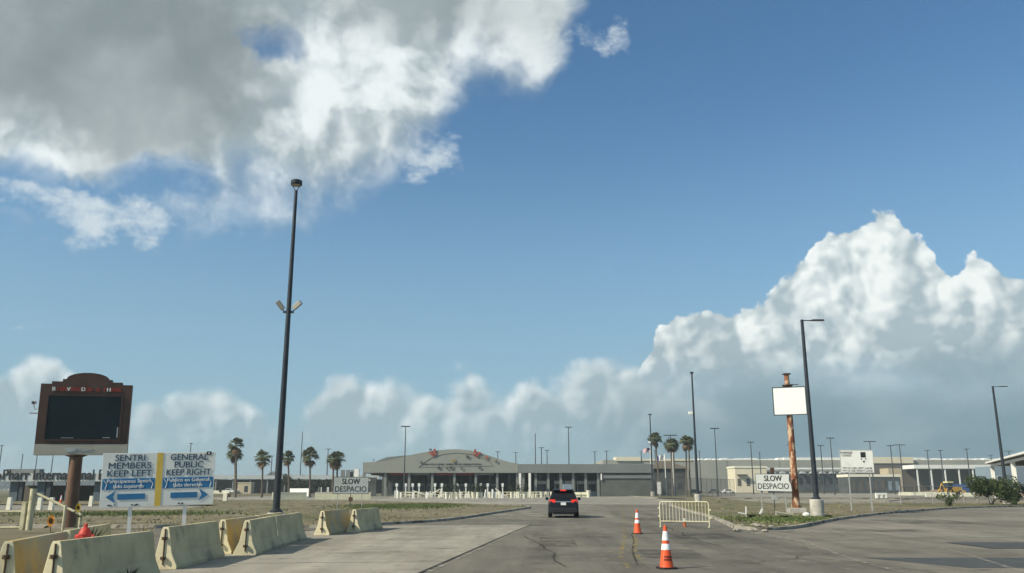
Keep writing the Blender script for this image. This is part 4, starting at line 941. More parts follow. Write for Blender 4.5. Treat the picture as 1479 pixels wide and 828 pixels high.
def tree(label, px, py_top, Y, w, seed, group='small trees by the long canopy'):
    p = at(px, py_top, Y); h = p.z; t = thing('tree', label, 'tree', (p.x, Y, 0), group=group); rg = np.random.default_rng(seed)
    cl = [(rg.uniform(-.6, .6), rg.uniform(-.6, .6), rg.uniform(.45, .85), rg.uniform(.2, .38)) for _ in range(10)]
    def fn(r_):
        a = cl[r_.integers(len(cl))]; d = r_.normal(0, 1, 3); d /= np.linalg.norm(d); k = a[3] * r_.random() ** .4
        return ((a[0] + d[0] * k) * w, (a[1] + d[1] * k) * w, (a[2] + d[2] * k * .7) * h)
    leafquads(900, fn, .55, seed, LEAFD, .7).obj('crown', LEAFD, t)
    MB().tube([(0, 0, 0), (.1, 0, h * .4), (0, 0, h * .7)], .16, .06, 6).obj('trunk', TRUNK, t)
tree('green tree just right of the tall floodlight pole', 408, 684, 260, 3.8, 31); tree('dark tree under the long canopy left of the white board fence', 428, 692, 280, 2.6, 32); tree('dark tree between the two palms in front of the long canopy', 462, 693, 280, 3.0, 33); tree('dark tree left of the twin palms in front of the long canopy', 440, 694, 285, 2.2, 34)
tree('dark tree half hidden by the left slow sign', 478, 695, 270, 2.2, 35)
# far wood on the horizon
def far_wood(name, label, x0, x1, Y, h, n, seed):
    rg = np.random.default_rng(seed)
    ph = rg.uniform(0, 6, 5)
    def top(x): return h * (.62 + .16 * math.sin(x * .011 + ph[0]) + .12 * math.sin(x * .041 + ph[1]) + .10 * math.sin(x * .13 + ph[2]))
    def fn(r_): x = r_.uniform(x0, x1); return (x, Y + r_.uniform(-20, 20), top(x) * r_.random() ** .6)
    o = leafquads(n, fn, 7.0, seed, LEAFD, .8).obj(name, LEAFD); o['kind'] = 'stuff'; o['label'] = label
far_wood('far_trees', 'dark line of far trees on the left horizon', -1000, -120, 1400, 26, 7000, 41); far_wood('far_trees', 'dark line of far trees on the right horizon', 150, 1000, 1500, 20, 5000, 42)

# ------------------------------------------------------------------ domed terminal canopy
Y0 = 200.0
xL, xR = at(524, 690, Y0).x, at(748, 690, Y0).x; zb, z1 = at(640, 683, Y0).z, at(640, 670, Y0).z
prof_px = [(524, 668), (545, 667.5), (560, 665.5), (575, 662), (592, 657.5), (610, 654), (630, 650.8), (648, 649.2), (662, 649), (678, 650.5), (692, 653.5), (706, 658), (720, 663), (735, 667.5), (748, 669.5)]
prof = [(at(a, b, Y0).x, at(a, b, Y0).z) for a, b in prof_px]
t = thing('terminal_canopy', 'grey domed inspection canopy with butterflies and lettering on its curved front', 'building', ((xL + xR) / 2, Y0, 0)); ox = (xL + xR) / 2
lp = lambda px, py: (at(px, py, Y0).x - ox, at(px, py, Y0).z)
poly = [(xL - ox, zb), (xR - ox, zb)] + [(x - ox, z) for x, z in reversed(prof)]
fc = MB().prism(poly, 0, .8).obj('fascia', FASC, t)
inn = [lp(*q) for q in [(604, 675), (612, 668.5), (622, 661.5), (640, 656), (660, 654), (680, 656), (698, 662), (708, 668), (712, 673)]]
for i in range(len(inn) - 1): MB().tube([(inn[i][0], -.05, inn[i][1]), (inn[i + 1][0], -.05, inn[i + 1][1])], .07, n=6).obj('arch_trim', TRIM, fc)
a_, b_ = lp(604, 675), lp(712, 673); MB().tube([(a_[0], -.05, a_[1]), (b_[0], -.05, b_[1])], .05, n=6).obj('arch_trim', TRIM, fc)
# barrel roof behind the front
rp = [lp(*q) for q in prof_px]; mb = MB(); V = []; F = []
for x, z in rp: V += [(x, .8, z - .15), (x, 34, z - .15)]
for i in range(len(rp) - 1): F.append((2 * i, 2 * i + 1, 2 * i + 3, 2 * i + 2))
mb.add(V, F); mb.obj('roof', ROOF, t, smooth=True)
# raised side vault with white clerestory at the left
sv = [lp(*q) for q in [(530, 671.5), (540, 666.5), (553, 661.5), (572, 659.5), (600, 657.5), (612, 655.5)]]
mb = MB(); V = []; F = []
for x, z in sv: V += [(x, 6, z + .35), (x, 40, z + .35), (x, 6, z - 2.2), (x, 40, z - 2.2)]
for i in range(len(sv) - 1): o = 4 * i; F += [(o, o + 4, o + 5, o + 1), (o, o + 2, o + 6, o + 4)]
F += [(0, 1, 3, 2)]
mb.add(V, F); mb.obj('side_vault', ROOF, t)
a_ = lp(529, 675); b_ = lp(571, 671); MB().add([(a_[0], 5.4, a_[1] - .1), (b_[0], 5.4, b_[1] - .2), (b_[0], 5.4, b_[1] + .15), (a_[0], 5.4, a_[1] + .45)], [(0, 1, 2, 3)]).obj('clerestory', WHITE, t)
MB().box((lp(550, 672)[0], 5.7, lp(550, 672)[1]), (7.0, .4, .5)).obj('clerestory_frame', WHITE, t)
def butterfly(px, py, s_, m, rot):
    c_ = lp(px, py); mb = MB()
    for sx in (-1, 1):
        up = [(0, .05), (.25, .55), (.62, .75), (.80, .55), (.62, .12), (.20, -.02)]; lo = [(0, 0), (.35, -.04), (.58, -.28), (.42, -.58), (.18, -.50), (.02, -.15)]
        for pl in (up, lo):
            q = [(sx * x * s_, z * s_) for x, z in pl]; q = [(x * math.cos(rot) - z * math.sin(rot) + c_[0], x * math.sin(rot) + z * math.cos(rot) + c_[1]) for x, z in q]
            mb.prism(q, -.30, -.22)
    o = mb.obj('butterfly', m, fc)
    p0 = (c_[0] + .5 * s_ * math.sin(rot), -.26, c_[1] - .5 * s_ * math.cos(rot)); p1 = (c_[0] - .5 * s_ * math.sin(rot), -.26, c_[1] + .5 * s_ * math.cos(rot)); MB().tube([p0, p1], .07 * s_, n=6).obj('butterfly_body', BUTD, o)
butterfly(626, 655, 1.15, BUTR, .5); butterfly(688, 655.5, 1.15, BUTR, -.5)
for px, py, s_, m, rt in ((622, 650, .45, BUTD, .2), (609, 668.5, .42, BUTD, .6), (655, 666, .60, BUTG, .2), (675, 660, .5, BUTD, -.4), (703, 661, .5, BUTR, .5), (717, 667, .4, BUTD, .7), (634, 676, .5, BUTD, .4), (646, 677, .34, BUTD, -.2), (652, 676, .55, BUTD, .1), (667, 677, .36, BUTD, .3), (693, 676, .42, BUTD, .1)): butterfly(px, py, s_, m, rt)
c_ = lp(654.5, 671); text('lettering', 'KIKA DE LA GARZA  UNITED STATES  BORDER STATION', .55, BUTD, fc, (c_[0], -.04, c_[1]), bold=.02, width=13.0)
cm = MB().box((0, 0, zb / 2), (.55, .55, zb)).mesh('column', COLM)
for px in (525, 556, 590.5, 624, 656, 687, 718, 747): mk('column', cm, t).location = (lp(px, 690)[0], .9, 0)
for px in (548, 580, 612, 645, 676, 706, 735): mk('column', cm, t).location = (lp(px, 690)[0], 12, 0)
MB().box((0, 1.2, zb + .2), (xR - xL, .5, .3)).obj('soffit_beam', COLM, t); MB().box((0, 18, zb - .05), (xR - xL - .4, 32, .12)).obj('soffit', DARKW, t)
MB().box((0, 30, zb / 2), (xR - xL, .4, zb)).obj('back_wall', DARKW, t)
for px, w_ in ((577, 4.6), (606, 4.2), (641, 4.2), (672, 4.2), (700, 4.2)):
    MB().box((lp(px, 690)[0], 1.7, zb - .28), (w_, .12, .42)).obj('lane_sign', REDB if px in (577, 641, 672) else FASC, t)
for px in (566, 583, 603, 618, 636, 650, 665, 680, 697, 711):
    bw = 2.0; x_ = lp(px, 700)[0]
    bt = MB().box((x_, 9, 1.45), (bw, 3.2, 2.9)).obj('inspection_booth', COLM, t); MB().box((x_, 7.37, 1.75), (bw * .8, .05, 1.3)).obj('window', DGLASS, bt)
# annex left of the dome
t = thing('canopy_annex', 'low white and grey annex joined to the left end of the domed canopy', 'building', (at(512, 700, 204).x, 204, 0))
zA = at(512, 679, 204).z
for i, px in enumerate((495, 502.5, 509.5)): MB().box((at(px, 690, 204).x - t.location.x, 0, zA - 1.0), (.95, .4, 2.0)).obj('panel', FASC2, t)
MB().box((at(515.5, 690, 204).x - t.location.x, -.4, zA - .9), (1.1, .8, 2.3)).obj('end_panel', WHITE, t); MB().box((.4, .5, zA - 2.3), (6.4, .6, .4)).obj('beam', WHITE, t)
for x in (-2.8, 0, 2.9): MB().box((x, .5, (zA - 2.5) / 2), (.35, .35, zA - 2.5)).obj('column', COLM, t)
MB().box((.4, 8, 2.2), (7, .3, 4.4)).obj('back_wall', DARKW, t)

# ------------------------------------------------------------------ flat canopy with booths
x0, x1 = xR + .05, at(944, 690, Y0).x; zt = at(850, 670.5, Y0).z
t = thing('flat_canopy', 'long flat grey canopy with white booths beneath it, right of the dome', 'building', (x0, Y0, 0)); L = x1 - x0
MB().box((L / 2, 12, (zb + zt) / 2), (L, 24, zt - zb)).obj('roof', FASC2, t); MB().box((L / 2, -.06, zb + .08), (L, .12, .16)).obj('roof_edge', COLM, t)
for i in range(9): mk('column', cm, t).location = (1.2 + i * L * .74 / 8, 1.0, 0)
for px in (757, 780, 806, 829, 848): mk('column', cm, t).location = (at(px, 690, 212).x - x0, 12, 0)
xw = at(868, 690, Y0).x - x0
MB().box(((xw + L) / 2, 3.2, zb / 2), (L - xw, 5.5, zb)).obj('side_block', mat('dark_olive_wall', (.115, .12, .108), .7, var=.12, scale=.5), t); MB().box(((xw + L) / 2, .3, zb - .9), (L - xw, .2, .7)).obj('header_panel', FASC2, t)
MB().box((xw + .1, .2, zb - .9), (.3, .35, 1.5)).obj('trim', WHITE, t)
MB().box((L * .35, 22, zb / 2), (L * .75, .3, zb)).obj('back_wall', DARKW, t)
for i, (a, b_) in enumerate(((771, 789), (800, 813), (815, 830), (832, 845), (847, 860))):
    xa, xb = at(a, 695, 211).x - x0, at(b_, 695, 211).x - x0
    bt = MB().box(((xa + xb) / 2, 9.4, .55), (xb - xa, 2.2, 1.1)).obj('booth_base', WHITE, t); MB().box(((xa + xb) / 2, 9.4, 3.2), (xb - xa, 2.4, .75)).obj('booth_header', WHITE, t)
    MB().box(((xa + xb) / 2, 9.5, 1.95), (xb - xa - .2, 2.0, 1.7)).obj('booth_window', DGLASS, bt)
    for x_ in (xa + .12, xb - .12): MB().box((x_, 8.25, 1.9), (.16, .16, 3.4)).obj('booth_frame', WHITE, bt)
for a, b_ in ((864, 869.5), (872, 879)):
    xa, xb = at(a, 685, 203).x - x0, at(b_, 685, 203).x - x0; MB().box(((xa + xb) / 2, 1.6, zb - .75), (xb - xa, .1, 1.0)).obj('hanging_sign', WHITE, t)
for px in (751, 765): # white lit columns
    MB().box((at(px, 690, 199).x - x0, -1.2, 2.6), (.55, .5, 5.2)).obj('white_column', WHITE, t)
# brown-roofed house right of it
p = at(966, 690, 225); t = thing('brown_roof_building', 'low dark building with a brown hipped roof behind the flags', 'building', (p.x, 225, 0))
z1_ = at(966, 677, 225).z; z2_ = at(966, 665, 225).z; w2 = 4.6
MB().box((0, 4, z1_ / 2), (w2 * 2, 8, z1_)).obj('wall', DARKW, t); MB().add([(-w2 - .6, -.6, z1_), (w2 + .6, -.6, z1_), (w2 + .6, 8.6, z1_), (-w2 - .6, 8.6, z1_), (-w2 * .4, 4, z2_), (w2 * .2, 4, z2_)], [(0, 1, 5, 4), (1, 2, 5), (2, 3, 4, 5), (3, 0, 4)]).obj('roof', WHB, t)
for x in (-2.5, .2, 2.8): MB().box((x, -.03, 2.4), (1.1, .05, 1.6)).obj('window', DGLASS, t)

# ------------------------------------------------------------------ bollards, planters, rails in front of the canopy
rb = random.Random(5)
pot = MB().lathe([(.26, 0), (.33, .95), (.36, 1.0), (.36, 1.12), (.30, 1.12)], 14).mesh('pot', CREAMP, smooth=True)
shr = leafquads(260, lambda r_: tuple(r_.normal(0, .24, 3) * (1, 1, 2.0) + (0, 0, 1.75)), .22, 3, LEAFD, .6).mesh('shrub', LEAFD)
groups = [('left', (645, 652.5, 660), 151, True), ('middle', (683, 690, 694.5), 160, True), ('right', (708, 713, 719, 723), 168, False), ('far', (739, 749, 759), 165, True), ('lane', (782, 789.5, 797), 175, False)]
for nm, xs, Y, pl in groups:
    for i, px in enumerate(xs):
        t = thing('planter', {'left': 'cream round planter in the near left trio before the domed canopy', 'middle': 'cream round planter in the cluster before the middle of the domed canopy', 'right': 'low cream round pot in the row before the right of the domed canopy', 'far': 'cream planter with greenery before the right end of the dome', 'lane': 'cream round pot just left of the dark car'}[nm], 'planter', (at(px, 715, Y).x, Y + rb.uniform(-1, 1), .03), group='cream planters before the terminal, ' + nm)
        mk('pot', pot, t)
        if pl: mk('shrub', shr, t).rotation_euler.z = px
bol = MB().lathe([(.09, 0), (.09, 1.1), (.06, 1.16)], 8).mesh('bollard', CREAMP); bolw = MB().lathe([(.10, 0), (.10, 1.5), (.07, 1.56)], 8).mesh('bollard', WHITE)
for i in range(66):
    cx_ = rb.choice((574, 583, 597, 606, 618, 627, 636, 648, 664, 676, 686, 700, 712, 724)) if i < 52 else rb.uniform(735, 785)
    px = cx_ + rb.gauss(0, 2.6); Y = rb.uniform(154, 194)
    o = mk('bollard', bol if rb.random() < .6 else bolw); o.location = (at(px, 710, Y).x, Y, .03); o.scale = (rb.uniform(.8, 1.7),) * 2 + (rb.uniform(.35, 1.1),)
    o.rotation_euler = (rb.gauss(0, .03), rb.gauss(0, .04), 0)
    tag(o, 'slim cream bollard in the crowded lanes before the canopies', 'bollard', 'bollards before the canopies')
for i in range(14):
    px = 464 + i * 5.2
    if px > 535: break
    o = mk('bollard', bolw); o.location = (at(px, 712, 225).x, 225 + (i % 2) * 3, 0); o.scale = (1.3, 1.3, 1.35); tag(o, 'white post in the row behind the left slow sign', 'bollard', 'white posts behind the left slow sign')
lane = (MB().box((0, 0, 1.4), (.24, .24, 2.8)).mesh('post', SIGNW), MB().box((0, -.1, 2.5), (.5, .4, .7)).mesh('equipment_box', SIGNW))
for px in (573, 586.5, 596, 607, 629, 639.5, 661, 672, 694, 704, 726):
    t = thing('lane_post', 'white lane equipment post with a box on top before the domed canopy', 'post', (at(px, 705, 190).x, 190 + rb.uniform(-3, 3), .03), group='lane posts before the domed canopy')
    for me, nm in zip(lane, ('post', 'equipment_box')): mk(nm, me, t)
rail_parts = (MB().tube([(-1.6, 0, 1.05), (1.6, 0, 1.05)], .05, n=6).mesh('top_rail', CREAM), MB().tube([(-1.6, 0, .55), (1.6, 0, .55)], .045, n=6).mesh('middle_rail', CREAM), MB().tube([(0, 0, 0), (0, 0, 1.1)], .05, n=6).mesh('post', CREAM))
for i in range(18):
    px, Y = (rb.uniform(582, 700), rb.uniform(160, 178)) if i < 9 else (732 + (i - 9) * 6.2, 172 + (i % 3) * 4)
    t = thing('pipe_rail', 'short cream pipe rail in the lanes before the domed canopy' if i < 9 else 'cream pipe rail in the row below the flat canopy', 'railing', (at(px, 710, Y).x, Y, .03), rb.uniform(-.7, .7) if i < 9 else rb.uniform(-.15, .15), group='pipe rails before the dome' if i < 9 else 'pipe rails below the flat canopy')
    mk('top_rail', rail_parts[0], t); mk('middle_rail', rail_parts[1], t)
    for x in (-1.55, 0, 1.55): mk('post', rail_parts[2], t).location.x = x
for px, Y, a, lab in ((617, 156, -.5, 'white gate arm slanting down before the left of the dome'), (715, 172, .6, 'cream gate arm slanting before the right of the dome'), (597, 158, .3, 'white gate arm beside the dark pole before the dome')):
    t = thing('gate_arm', lab, 'gate', (at(px, 712, Y).x, Y, .03)); MB().box((0, 0, .55), (.3, .3, 1.1)).obj('post', WHITE, t); MB().box((1.1, -.05, 1.0), (2.6, .1, .16), Matrix.Rotation(a, 3, 'Y')).obj('arm', CREAMP, t)
# low walls, board fence, white post block on the left
for a, b_, Y, lab in ((393, 442.5, 133, 'low cream concrete wall behind the tall floodlight pole'), (455, 535.5, 136, 'low cream concrete wall behind the left slow sign')):
    p, q = at(a, 720, Y), at(b_, 720, Y + 2); L = (q - p).length; o = thing('low_wall', lab, 'wall', (p.x, p.y, .1), math.atan2(q.y - p.y, q.x - p.x))
    MB().box((L / 2, 0, .52), (L, .35, 1.04)).obj('wall', CREAM, o, bevel=.03); MB().box((L / 2, 0, 1.08), (L + .05, .42, .08)).obj('coping', CREAMP, o)
p, q = at(416, 708, 240), at(446, 708, 190); L = (q - p).length
t = thing('board_fence', 'white board fence receding behind the fan palms', 'fence', (p.x, p.y, 0), math.atan2(q.y - p.y, q.x - p.x))
n = 6; bm_ = MB().box((0, 0, .95), (L / n - .06, .08, 1.7)).mesh('board', WHITE)
for i in range(n): mk('board', bm_, t).location = (L * (i + .5) / n, 0, 0)
p = at(325, 727, 118)
t = thing('boom_gate', 'cream boom gate with a boxy post right of the direction sign', 'gate', (p.x, 118, .13)); MB().box((0, 0, .55), (.55, .4, 1.1)).obj('post', CREAMP, t, bevel=.04); MB().box((-.9, 0, 1.15), (2.9, .22, .42)).obj('boom', CREAMP, t, bevel=.05); MB().tube([(-.75, -.13, 1.32), (-.75, -.16, 1.32)], .17, n=12).obj('emblem', IRON, t); MB().box((.45, 0, .75), (.3, .4, .5)).obj('counterweight', IRON, t)
# flag poles
def flag_mesh(w, h, kind):
    mb = MB(); ms = {'us': 13, 'pale': 1}[kind]; NX = 12
    red, wht, blu = mat('flag_red', (.42, .05, .06), .8), mat('flag_white', (.72, .74, .76), .8), mat('flag_blue', (.05, .07, .22), .8)
    def P(u, v): return (-w * u, .18 * math.sin(u * 7 + v), h * v - .25 * u * u * h - .04 * math.sin(u * 9))
    for j in range(ms):
        for i in range(NX):
            v0, v1 = j / ms, (j + 1) / ms
            m = (red if j % 2 == 0 else wht) if kind == 'us' else (wht if i < 9 else blu)
            if kind == 'us' and i < 5 and j > 5: m = blu
            mb.use(m).add([P(i / NX, v0), P((i + 1) / NX, v0), P((i + 1) / NX, v1), P(i / NX, v1)], [(0, 1, 2, 3)])
    return mb.mesh('flag')
for px, pyt, Y, kind, lab in ((939, 645, 230, 'us', 'white flagpole with a red and white striped flag above the flat canopy'), (960, 655, 205, 'pale', 'white flagpole with a pale flag right of the curved palm'), (971, 652, 205, None, 'bare white flagpole behind the middle right palms')):
    p = at(px, pyt, Y); t = thing('flagpole', lab, 'flagpole', (p.x, Y, 0)); MB().tube([(0, 0, 0), (0, 0, p.z)], .14, .07, 10).obj('pole', SIGNW, t); MB().lathe([(.04, -.1), (.13, 0), (.04, .1)], 8, (0, 0, p.z + .08)).obj('finial', GALV, t)
    if kind:
        fl = mk('flag', flag_mesh(1.9, 1.15, kind), t); fl.location = (0, 0, p.z - 1.5)
p = at(958, 700, 190); o = thing('white_kiosk_sign', 'narrow white sign standing at the dark building behind the flags', 'sign', (p.x - .9, 190, 0)); MB().box((0, 0, 1.9), (.9, .2, 2.6)).obj('panel', WHITE, o); MB().box((0, 0, .3), (.3, .2, .6)).obj('post', GALV, o)
# barrels by the car
for i, px in enumerate((834, 844.5)):
    o = thing('low_barrier', 'cream rounded barrier just right of the dark car, ' + ('left one of two' if i == 0 else 'right one of two'), 'barrier', (at(px, 712, 185).x, 185, .03)); MB().tube([(-.72, 0, .55), (.72, 0, .55)], .42, n=12).obj('drum', CREAM, o, smooth=True); MB().box((0, 0, .12), (1.3, .6, .24)).obj('base', CREAM, o)
o = thing('planter', 'single cream round pot right of the rounded barriers', 'planter', (at(850, 712, 172).x, 172, .03)); mk('pot', pot, o).scale = (1.2, 1.2, 1.25)
p = at(820, 708, 188); t = thing('van', 'dark blue-grey box van far ahead just above the dark car roof', 'van', (p.x, 188, .03)); MB().box((0, 1.5, 1.55), (1.9, 3.4, 2.2)).obj('body', BLUEG, t, bevel=.05); MB().box((0, -.22, 1.1), (1.5, .04, .9)).obj('rear_door', DGLASS, t)
for x in (-.7, .7): MB().tube([(x - .1, .4, .35), (x + .1, .4, .35)], .35, n=12).obj('wheel', TYRE, t)

# ------------------------------------------------------------------ far left: long canopy, booth, pickup, toll gantry
p, q = at(150, 690, 330), at(548, 688, 330); zf0, zf1 = at(300, 692, 330).z, at(300, 687, 330).z; L = q.x - p.x
t = thing('long_canopy', 'long low canopy with a white roof edge behind the left palms', 'building', (p.x, 330, 0))
MB().box((L / 2, 0, (zf0 + zf1) / 2), (L, .5, zf1 - zf0)).obj('fascia', SIGNG, t); MB().box((L / 2, 12, zf1 - .1), (L, 23, .3)).obj('roof', WHS, t); MB().box((L / 2, 22, zf0 / 2), (L, .4, zf0)).obj('back_wall', WHB, t)
cm2 = MB().box((0, 0, zf0 / 2), (.5, .5, zf0)).mesh('column', COLM)
for i in range(16): mk('column', cm2, t).location = (L * (i + .5) / 16, .6, 0)
p = at(363, 711, 325); zt = at(363, 698, 325).z; t = thing('booth', 'small tan flat-roofed booth behind the second palm', 'building', (p.x, 318, 0)); MB().box((0, 0, zt / 2), (4.9, 4, zt)).obj('wall', TANW, t); MB().box((0, 0, zt + .1), (5.2, 4.3, .2)).obj('roof', CREAM, t); MB().box((.7, -2.02, 1.6), (1.3, .05, 2.2)).obj('window', DGLASS, t)
def pickup():
    p = at(341, 711, 322); t = thing('pickup_truck', 'white pickup truck parked left of the tan booth', 'truck', (p.x, 315, .0))
    MB().prism([(-2.7, .55), (2.7, .55), (2.7, 1.15), (2.55, 1.2), (.55, 1.2), (.30, 1.85), (-1.0, 1.85), (-1.45, 1.25), (-2.6, 1.15), (-2.7, .9)], -.95, .95).obj('body', WHITE, t, bevel=.04)
    MB().add([(-1.28, -.96, 1.28), (.40, -.96, 1.28), (.20, -.96, 1.75), (-.98, -.96, 1.75)], [(0, 1, 2, 3)]).obj('side_window', DGLASS, t)
    for x in (-1.75, 1.65):
        w_ = MB().tube([(x, -.98, .4), (x, -.70, .4)], .4, n=16).obj('wheel', TYRE, t); MB().tube([(x, -1.0, .4), (x, -.97, .4)], .22, n=10).obj('rim', GALV, w_)
pickup()
Y = 118.0; p = at(-14, 690, Y); q = at(152, 690, Y); L = q.x - p.x; zf0, zf1 = at(60, 695.5, Y).z, at(60, 684, Y).z
t = thing('toll_gantry', 'grey toll gantry with tall dark lettering along its roof edge, at far left', 'building', (p.x, Y, 0)); 
fcz = MB().box((L / 2, 0, (zf0 + zf1) / 2), (L, .8, zf1 - zf0)).obj('fascia', SIGNG, t)
MB().box((at(30, 690, Y).x - p.x, .9, at(30, 683, Y).z), (at(54, 690, Y).x - at(6, 690, Y).x, 1.2, at(30, 677.5, Y).z - at(30, 688.5, Y).z)).obj('roof_box', FASC2, t)
MB().box((L / 2, 7, zf0 + .3), (L, 13, .5)).obj('roof', FASC2, t)
lx = at(6, 690, Y).x - p.x; rx_ = at(152, 690, Y).x - p.x
text('lettering', 'Pharr International B', 1.95, BLACK, t, ((lx + rx_) / 2 + .05, -.46, at(60, 686.5, Y).z), bold=.02, ext=.05, width=rx_ - lx)
text('lettering', 'o', 1.95, BLACK, t, (at(-1, 690, Y).x - p.x, -.46, at(60, 687, Y).z), bold=.035, ext=.05)
for px, w_ in ((18, 1.1), (30, .5), (57, 1.1), (70, .55), (100, 1.3), (140, 1.1)): MB().box((at(px, 700, Y).x - p.x, 1.0 + (w_ < 1) * -.6, zf0 / 2), (w_, w_, zf0)).obj('column', mat('dark_blue_grey_column', (.09, .12, .14), .6) if w_ > 1 else POLEF, t)
for px in (2, 40, 84, 122): MB().box((at(px, 705, Y).x - p.x, 9, 1.1), (2.6, 2, 2.2)).obj('toll_booth', WHB if px != 122 else TANW, t)
cone('orange cone by the toll gantry columns at far left', (at(88, 723, 104).x, 104, .06), 1.0, False)
for px, py, Yb, lab in ((56, 742, 70, 'pale low concrete stub below the gantry lettering'), (73, 742, 71, 'pale low concrete stub left of the brown pole'), (131, 732, 86, 'cream round-topped post seen right of the brown pole'), (12, 742, 72, 'pale low concrete stub at the left frame edge')):
    p = at(px, py, Yb); o = MB().box((0, 0, .5), (.35, .35, 1.0), top=.8).obj('concrete_stub', CREAMP); o.location = (p.x, Yb, .06); tag(o, lab, 'post')

# ------------------------------------------------------------------ right background: warehouse and yard
Yw = 520.0
def wx(px, Y): return at(px, 690, Y).x
p0 = wx(872, Yw); p1 = wx(1540, Yw); zt = at(1100, 664.5, Yw).z
t = thing('warehouse', 'very long grey warehouse with rounded white roof vents along the right horizon', 'building', (p0, Yw, 0)); L = p1 - p0
MB().box((L / 2, 30, zt / 2), (L, 60, zt)).obj('wall', WHS, t)
zc1 = at(900, 662.5, Yw).z
MB().box(((wx(890, Yw) + wx(926, Yw)) / 2 - p0, 6, zt + .6), (wx(926, Yw) - wx(890, Yw), 14, 2.4)).obj('parapet', WHC, t)
MB().box(((wx(926, Yw) + wx(1000, Yw)) / 2 - p0, 6, zt + .1), (wx(1000, Yw) - wx(926, Yw), 13, 1.2)).obj('parapet', WHC, t)
xc0, xc1 = wx(1231, Yw - 3), wx(1322, Yw - 3)
MB().box(((xc0 + xc1) / 2 - p0, -1.5, (at(1280, 669.5, Yw).z + at(1280, 660.5, Yw).z) / 2), (xc1 - xc0, 3, at(1280, 660.5, Yw).z - at(1280, 669.5, Yw).z)).obj('cream_band', WHC, t); MB().box(((xc0 + xc1) / 2 - p0, -1.2, at(1280, 669.6, Yw).z / 2), (xc1 - xc0, 2.4, at(1280, 669.6, Yw).z)).obj('brown_wall', WHB, t)
vent = MB().prism([(2.6 * math.cos(q), 1.5 * math.sin(q)) for q in [math.pi * i / 8 for i in range(9)]], 0, 8).mesh('roof_vent', WHITE)
rv = random.Random(9)
for i in range(44):
    px = 1002 + i * 11.6 + rv.uniform(-2, 2)
    if 1226 < px < 1324: continue
    o = mk('roof_vent', vent, t); o.location = (wx(px, Yw) - p0, 2, zt - .1); o.scale = (rv.uniform(.6, 1.5), 1, rv.uniform(.5, 1.1))
MB().box(((wx(1135, Yw) + wx(1230, Yw)) / 2 - p0, 4, zt + .7), (wx(1230, Yw) - wx(1135, Yw), 6, 1.6)).obj('roof_ridge', WHITE, t)
Ym = 400.0
def block(name, label, a, b_, yt, Y, dep, m, roofm=None, rh=1.2):
    xa, xb = wx(a, Y), wx(b_, Y); z = at((a + b_) / 2, yt, Y).z
    t = thing(name, label, 'building', ((xa + xb) / 2, Y, 0)); MB().box((0, dep / 2, z / 2), (xb - xa, dep, z)).obj('wall', m, t)
    if roofm: MB().box((0, dep / 2, z + rh / 2), (xb - xa + .6, dep + .6, rh)).obj('roof', roofm, t)
    return t, xb - xa, z
t, w, z = block('cream_building', 'cream flat building behind the dark wire fence', 1062, 1108, 676, Ym, 14, WHC, CREAMP, .8)
for x in (-w * .38, -w * .1, w * .2, w * .4): MB().box((x, -.05, z * .42), (w * .11, .1, z * .3)).obj('window', WHB, t)
MB().box((-w * .3, -1.2, z * .72), (w * .3, 2.4, .4)).obj('awning', WHB, t)
t, w, z = block('dark_building', 'long dark building with a white roof edge behind the rusty post', 1108, 1238, 681, Ym + 4, 16, DARKW, None)
MB().box((-w * .1, 6, z + 1.3), (w * 1.1, 8, .8)).obj('roof_edge', WHITE, t)
for i in range(9): MB().prism([(-1.6, 0), (1.6, 0), (.6, .9), (-.6, .9)], -1.6, 0).obj('awning', SIGNG, t).location = (-w * .44 + i * w * .11, 0, z - 1.0)
for i in range(12): MB().box((-w * .46 + i * w * .083, -.06, z * .55), (w * .04, .1, z * .3)).obj('window', DGLASS, t)
t, w, z = block('low_shed', 'low dark shed with a cream roof below the oversize-loads sign', 1228, 1300, 689, Ym - 40, 14, DARKW, CREAMP, 1.1)
for i in range(7): MB().box((-w * .43 + i * w * .143, -.06, z * .45), (w * .07, .1, z * .55)).obj('bay_door', BLUEG if i > 4 else WHB, t)
block('tan_block', 'tan square block in front of the brown warehouse wall', 1284, 1313, 676.5, Ym + 30, 10, TANW, None)
t, w, z = block('grey_hall', 'dark grey plain hall right of the tan block', 1313, 1342, 680, Ym + 34, 12, WHB, None)
xa, xb = wx(1322, Ym), wx(1434, Ym); zt2, zb2 = at(1380, 671.5, Ym).z, at(1380, 677, Ym).z
t = thing('white_edge_canopy', 'open shed with a white roof edge and thin columns behind the yellow machine', 'building', ((xa + xb) / 2, Ym, 0)); w = xb - xa
MB().box((0, 6, (zt2 + zb2) / 2), (w, 12, zt2 - zb2)).obj('roof', WHITE, t); MB().box((0, 13, zb2 / 2), (w, .5, zb2)).obj('back_wall', WHB, t)
cm3 = MB().box((0, 0, zb2 / 2), (.5, .5, zb2)).mesh('column', SIGNW)
for i in range(6): mk('column', cm3, t).location = (-w * .46 + i * w * .18, .6, 0)
MB().box((w * .44, 3, zb2 * .45), (w * .12, 6, zb2 * .9)).obj('end_room', SIGNG, t); MB().box((w * .42, -.05, zb2 * .55), (1.6, .1, 2.0)).obj('window', DGLASS, t)
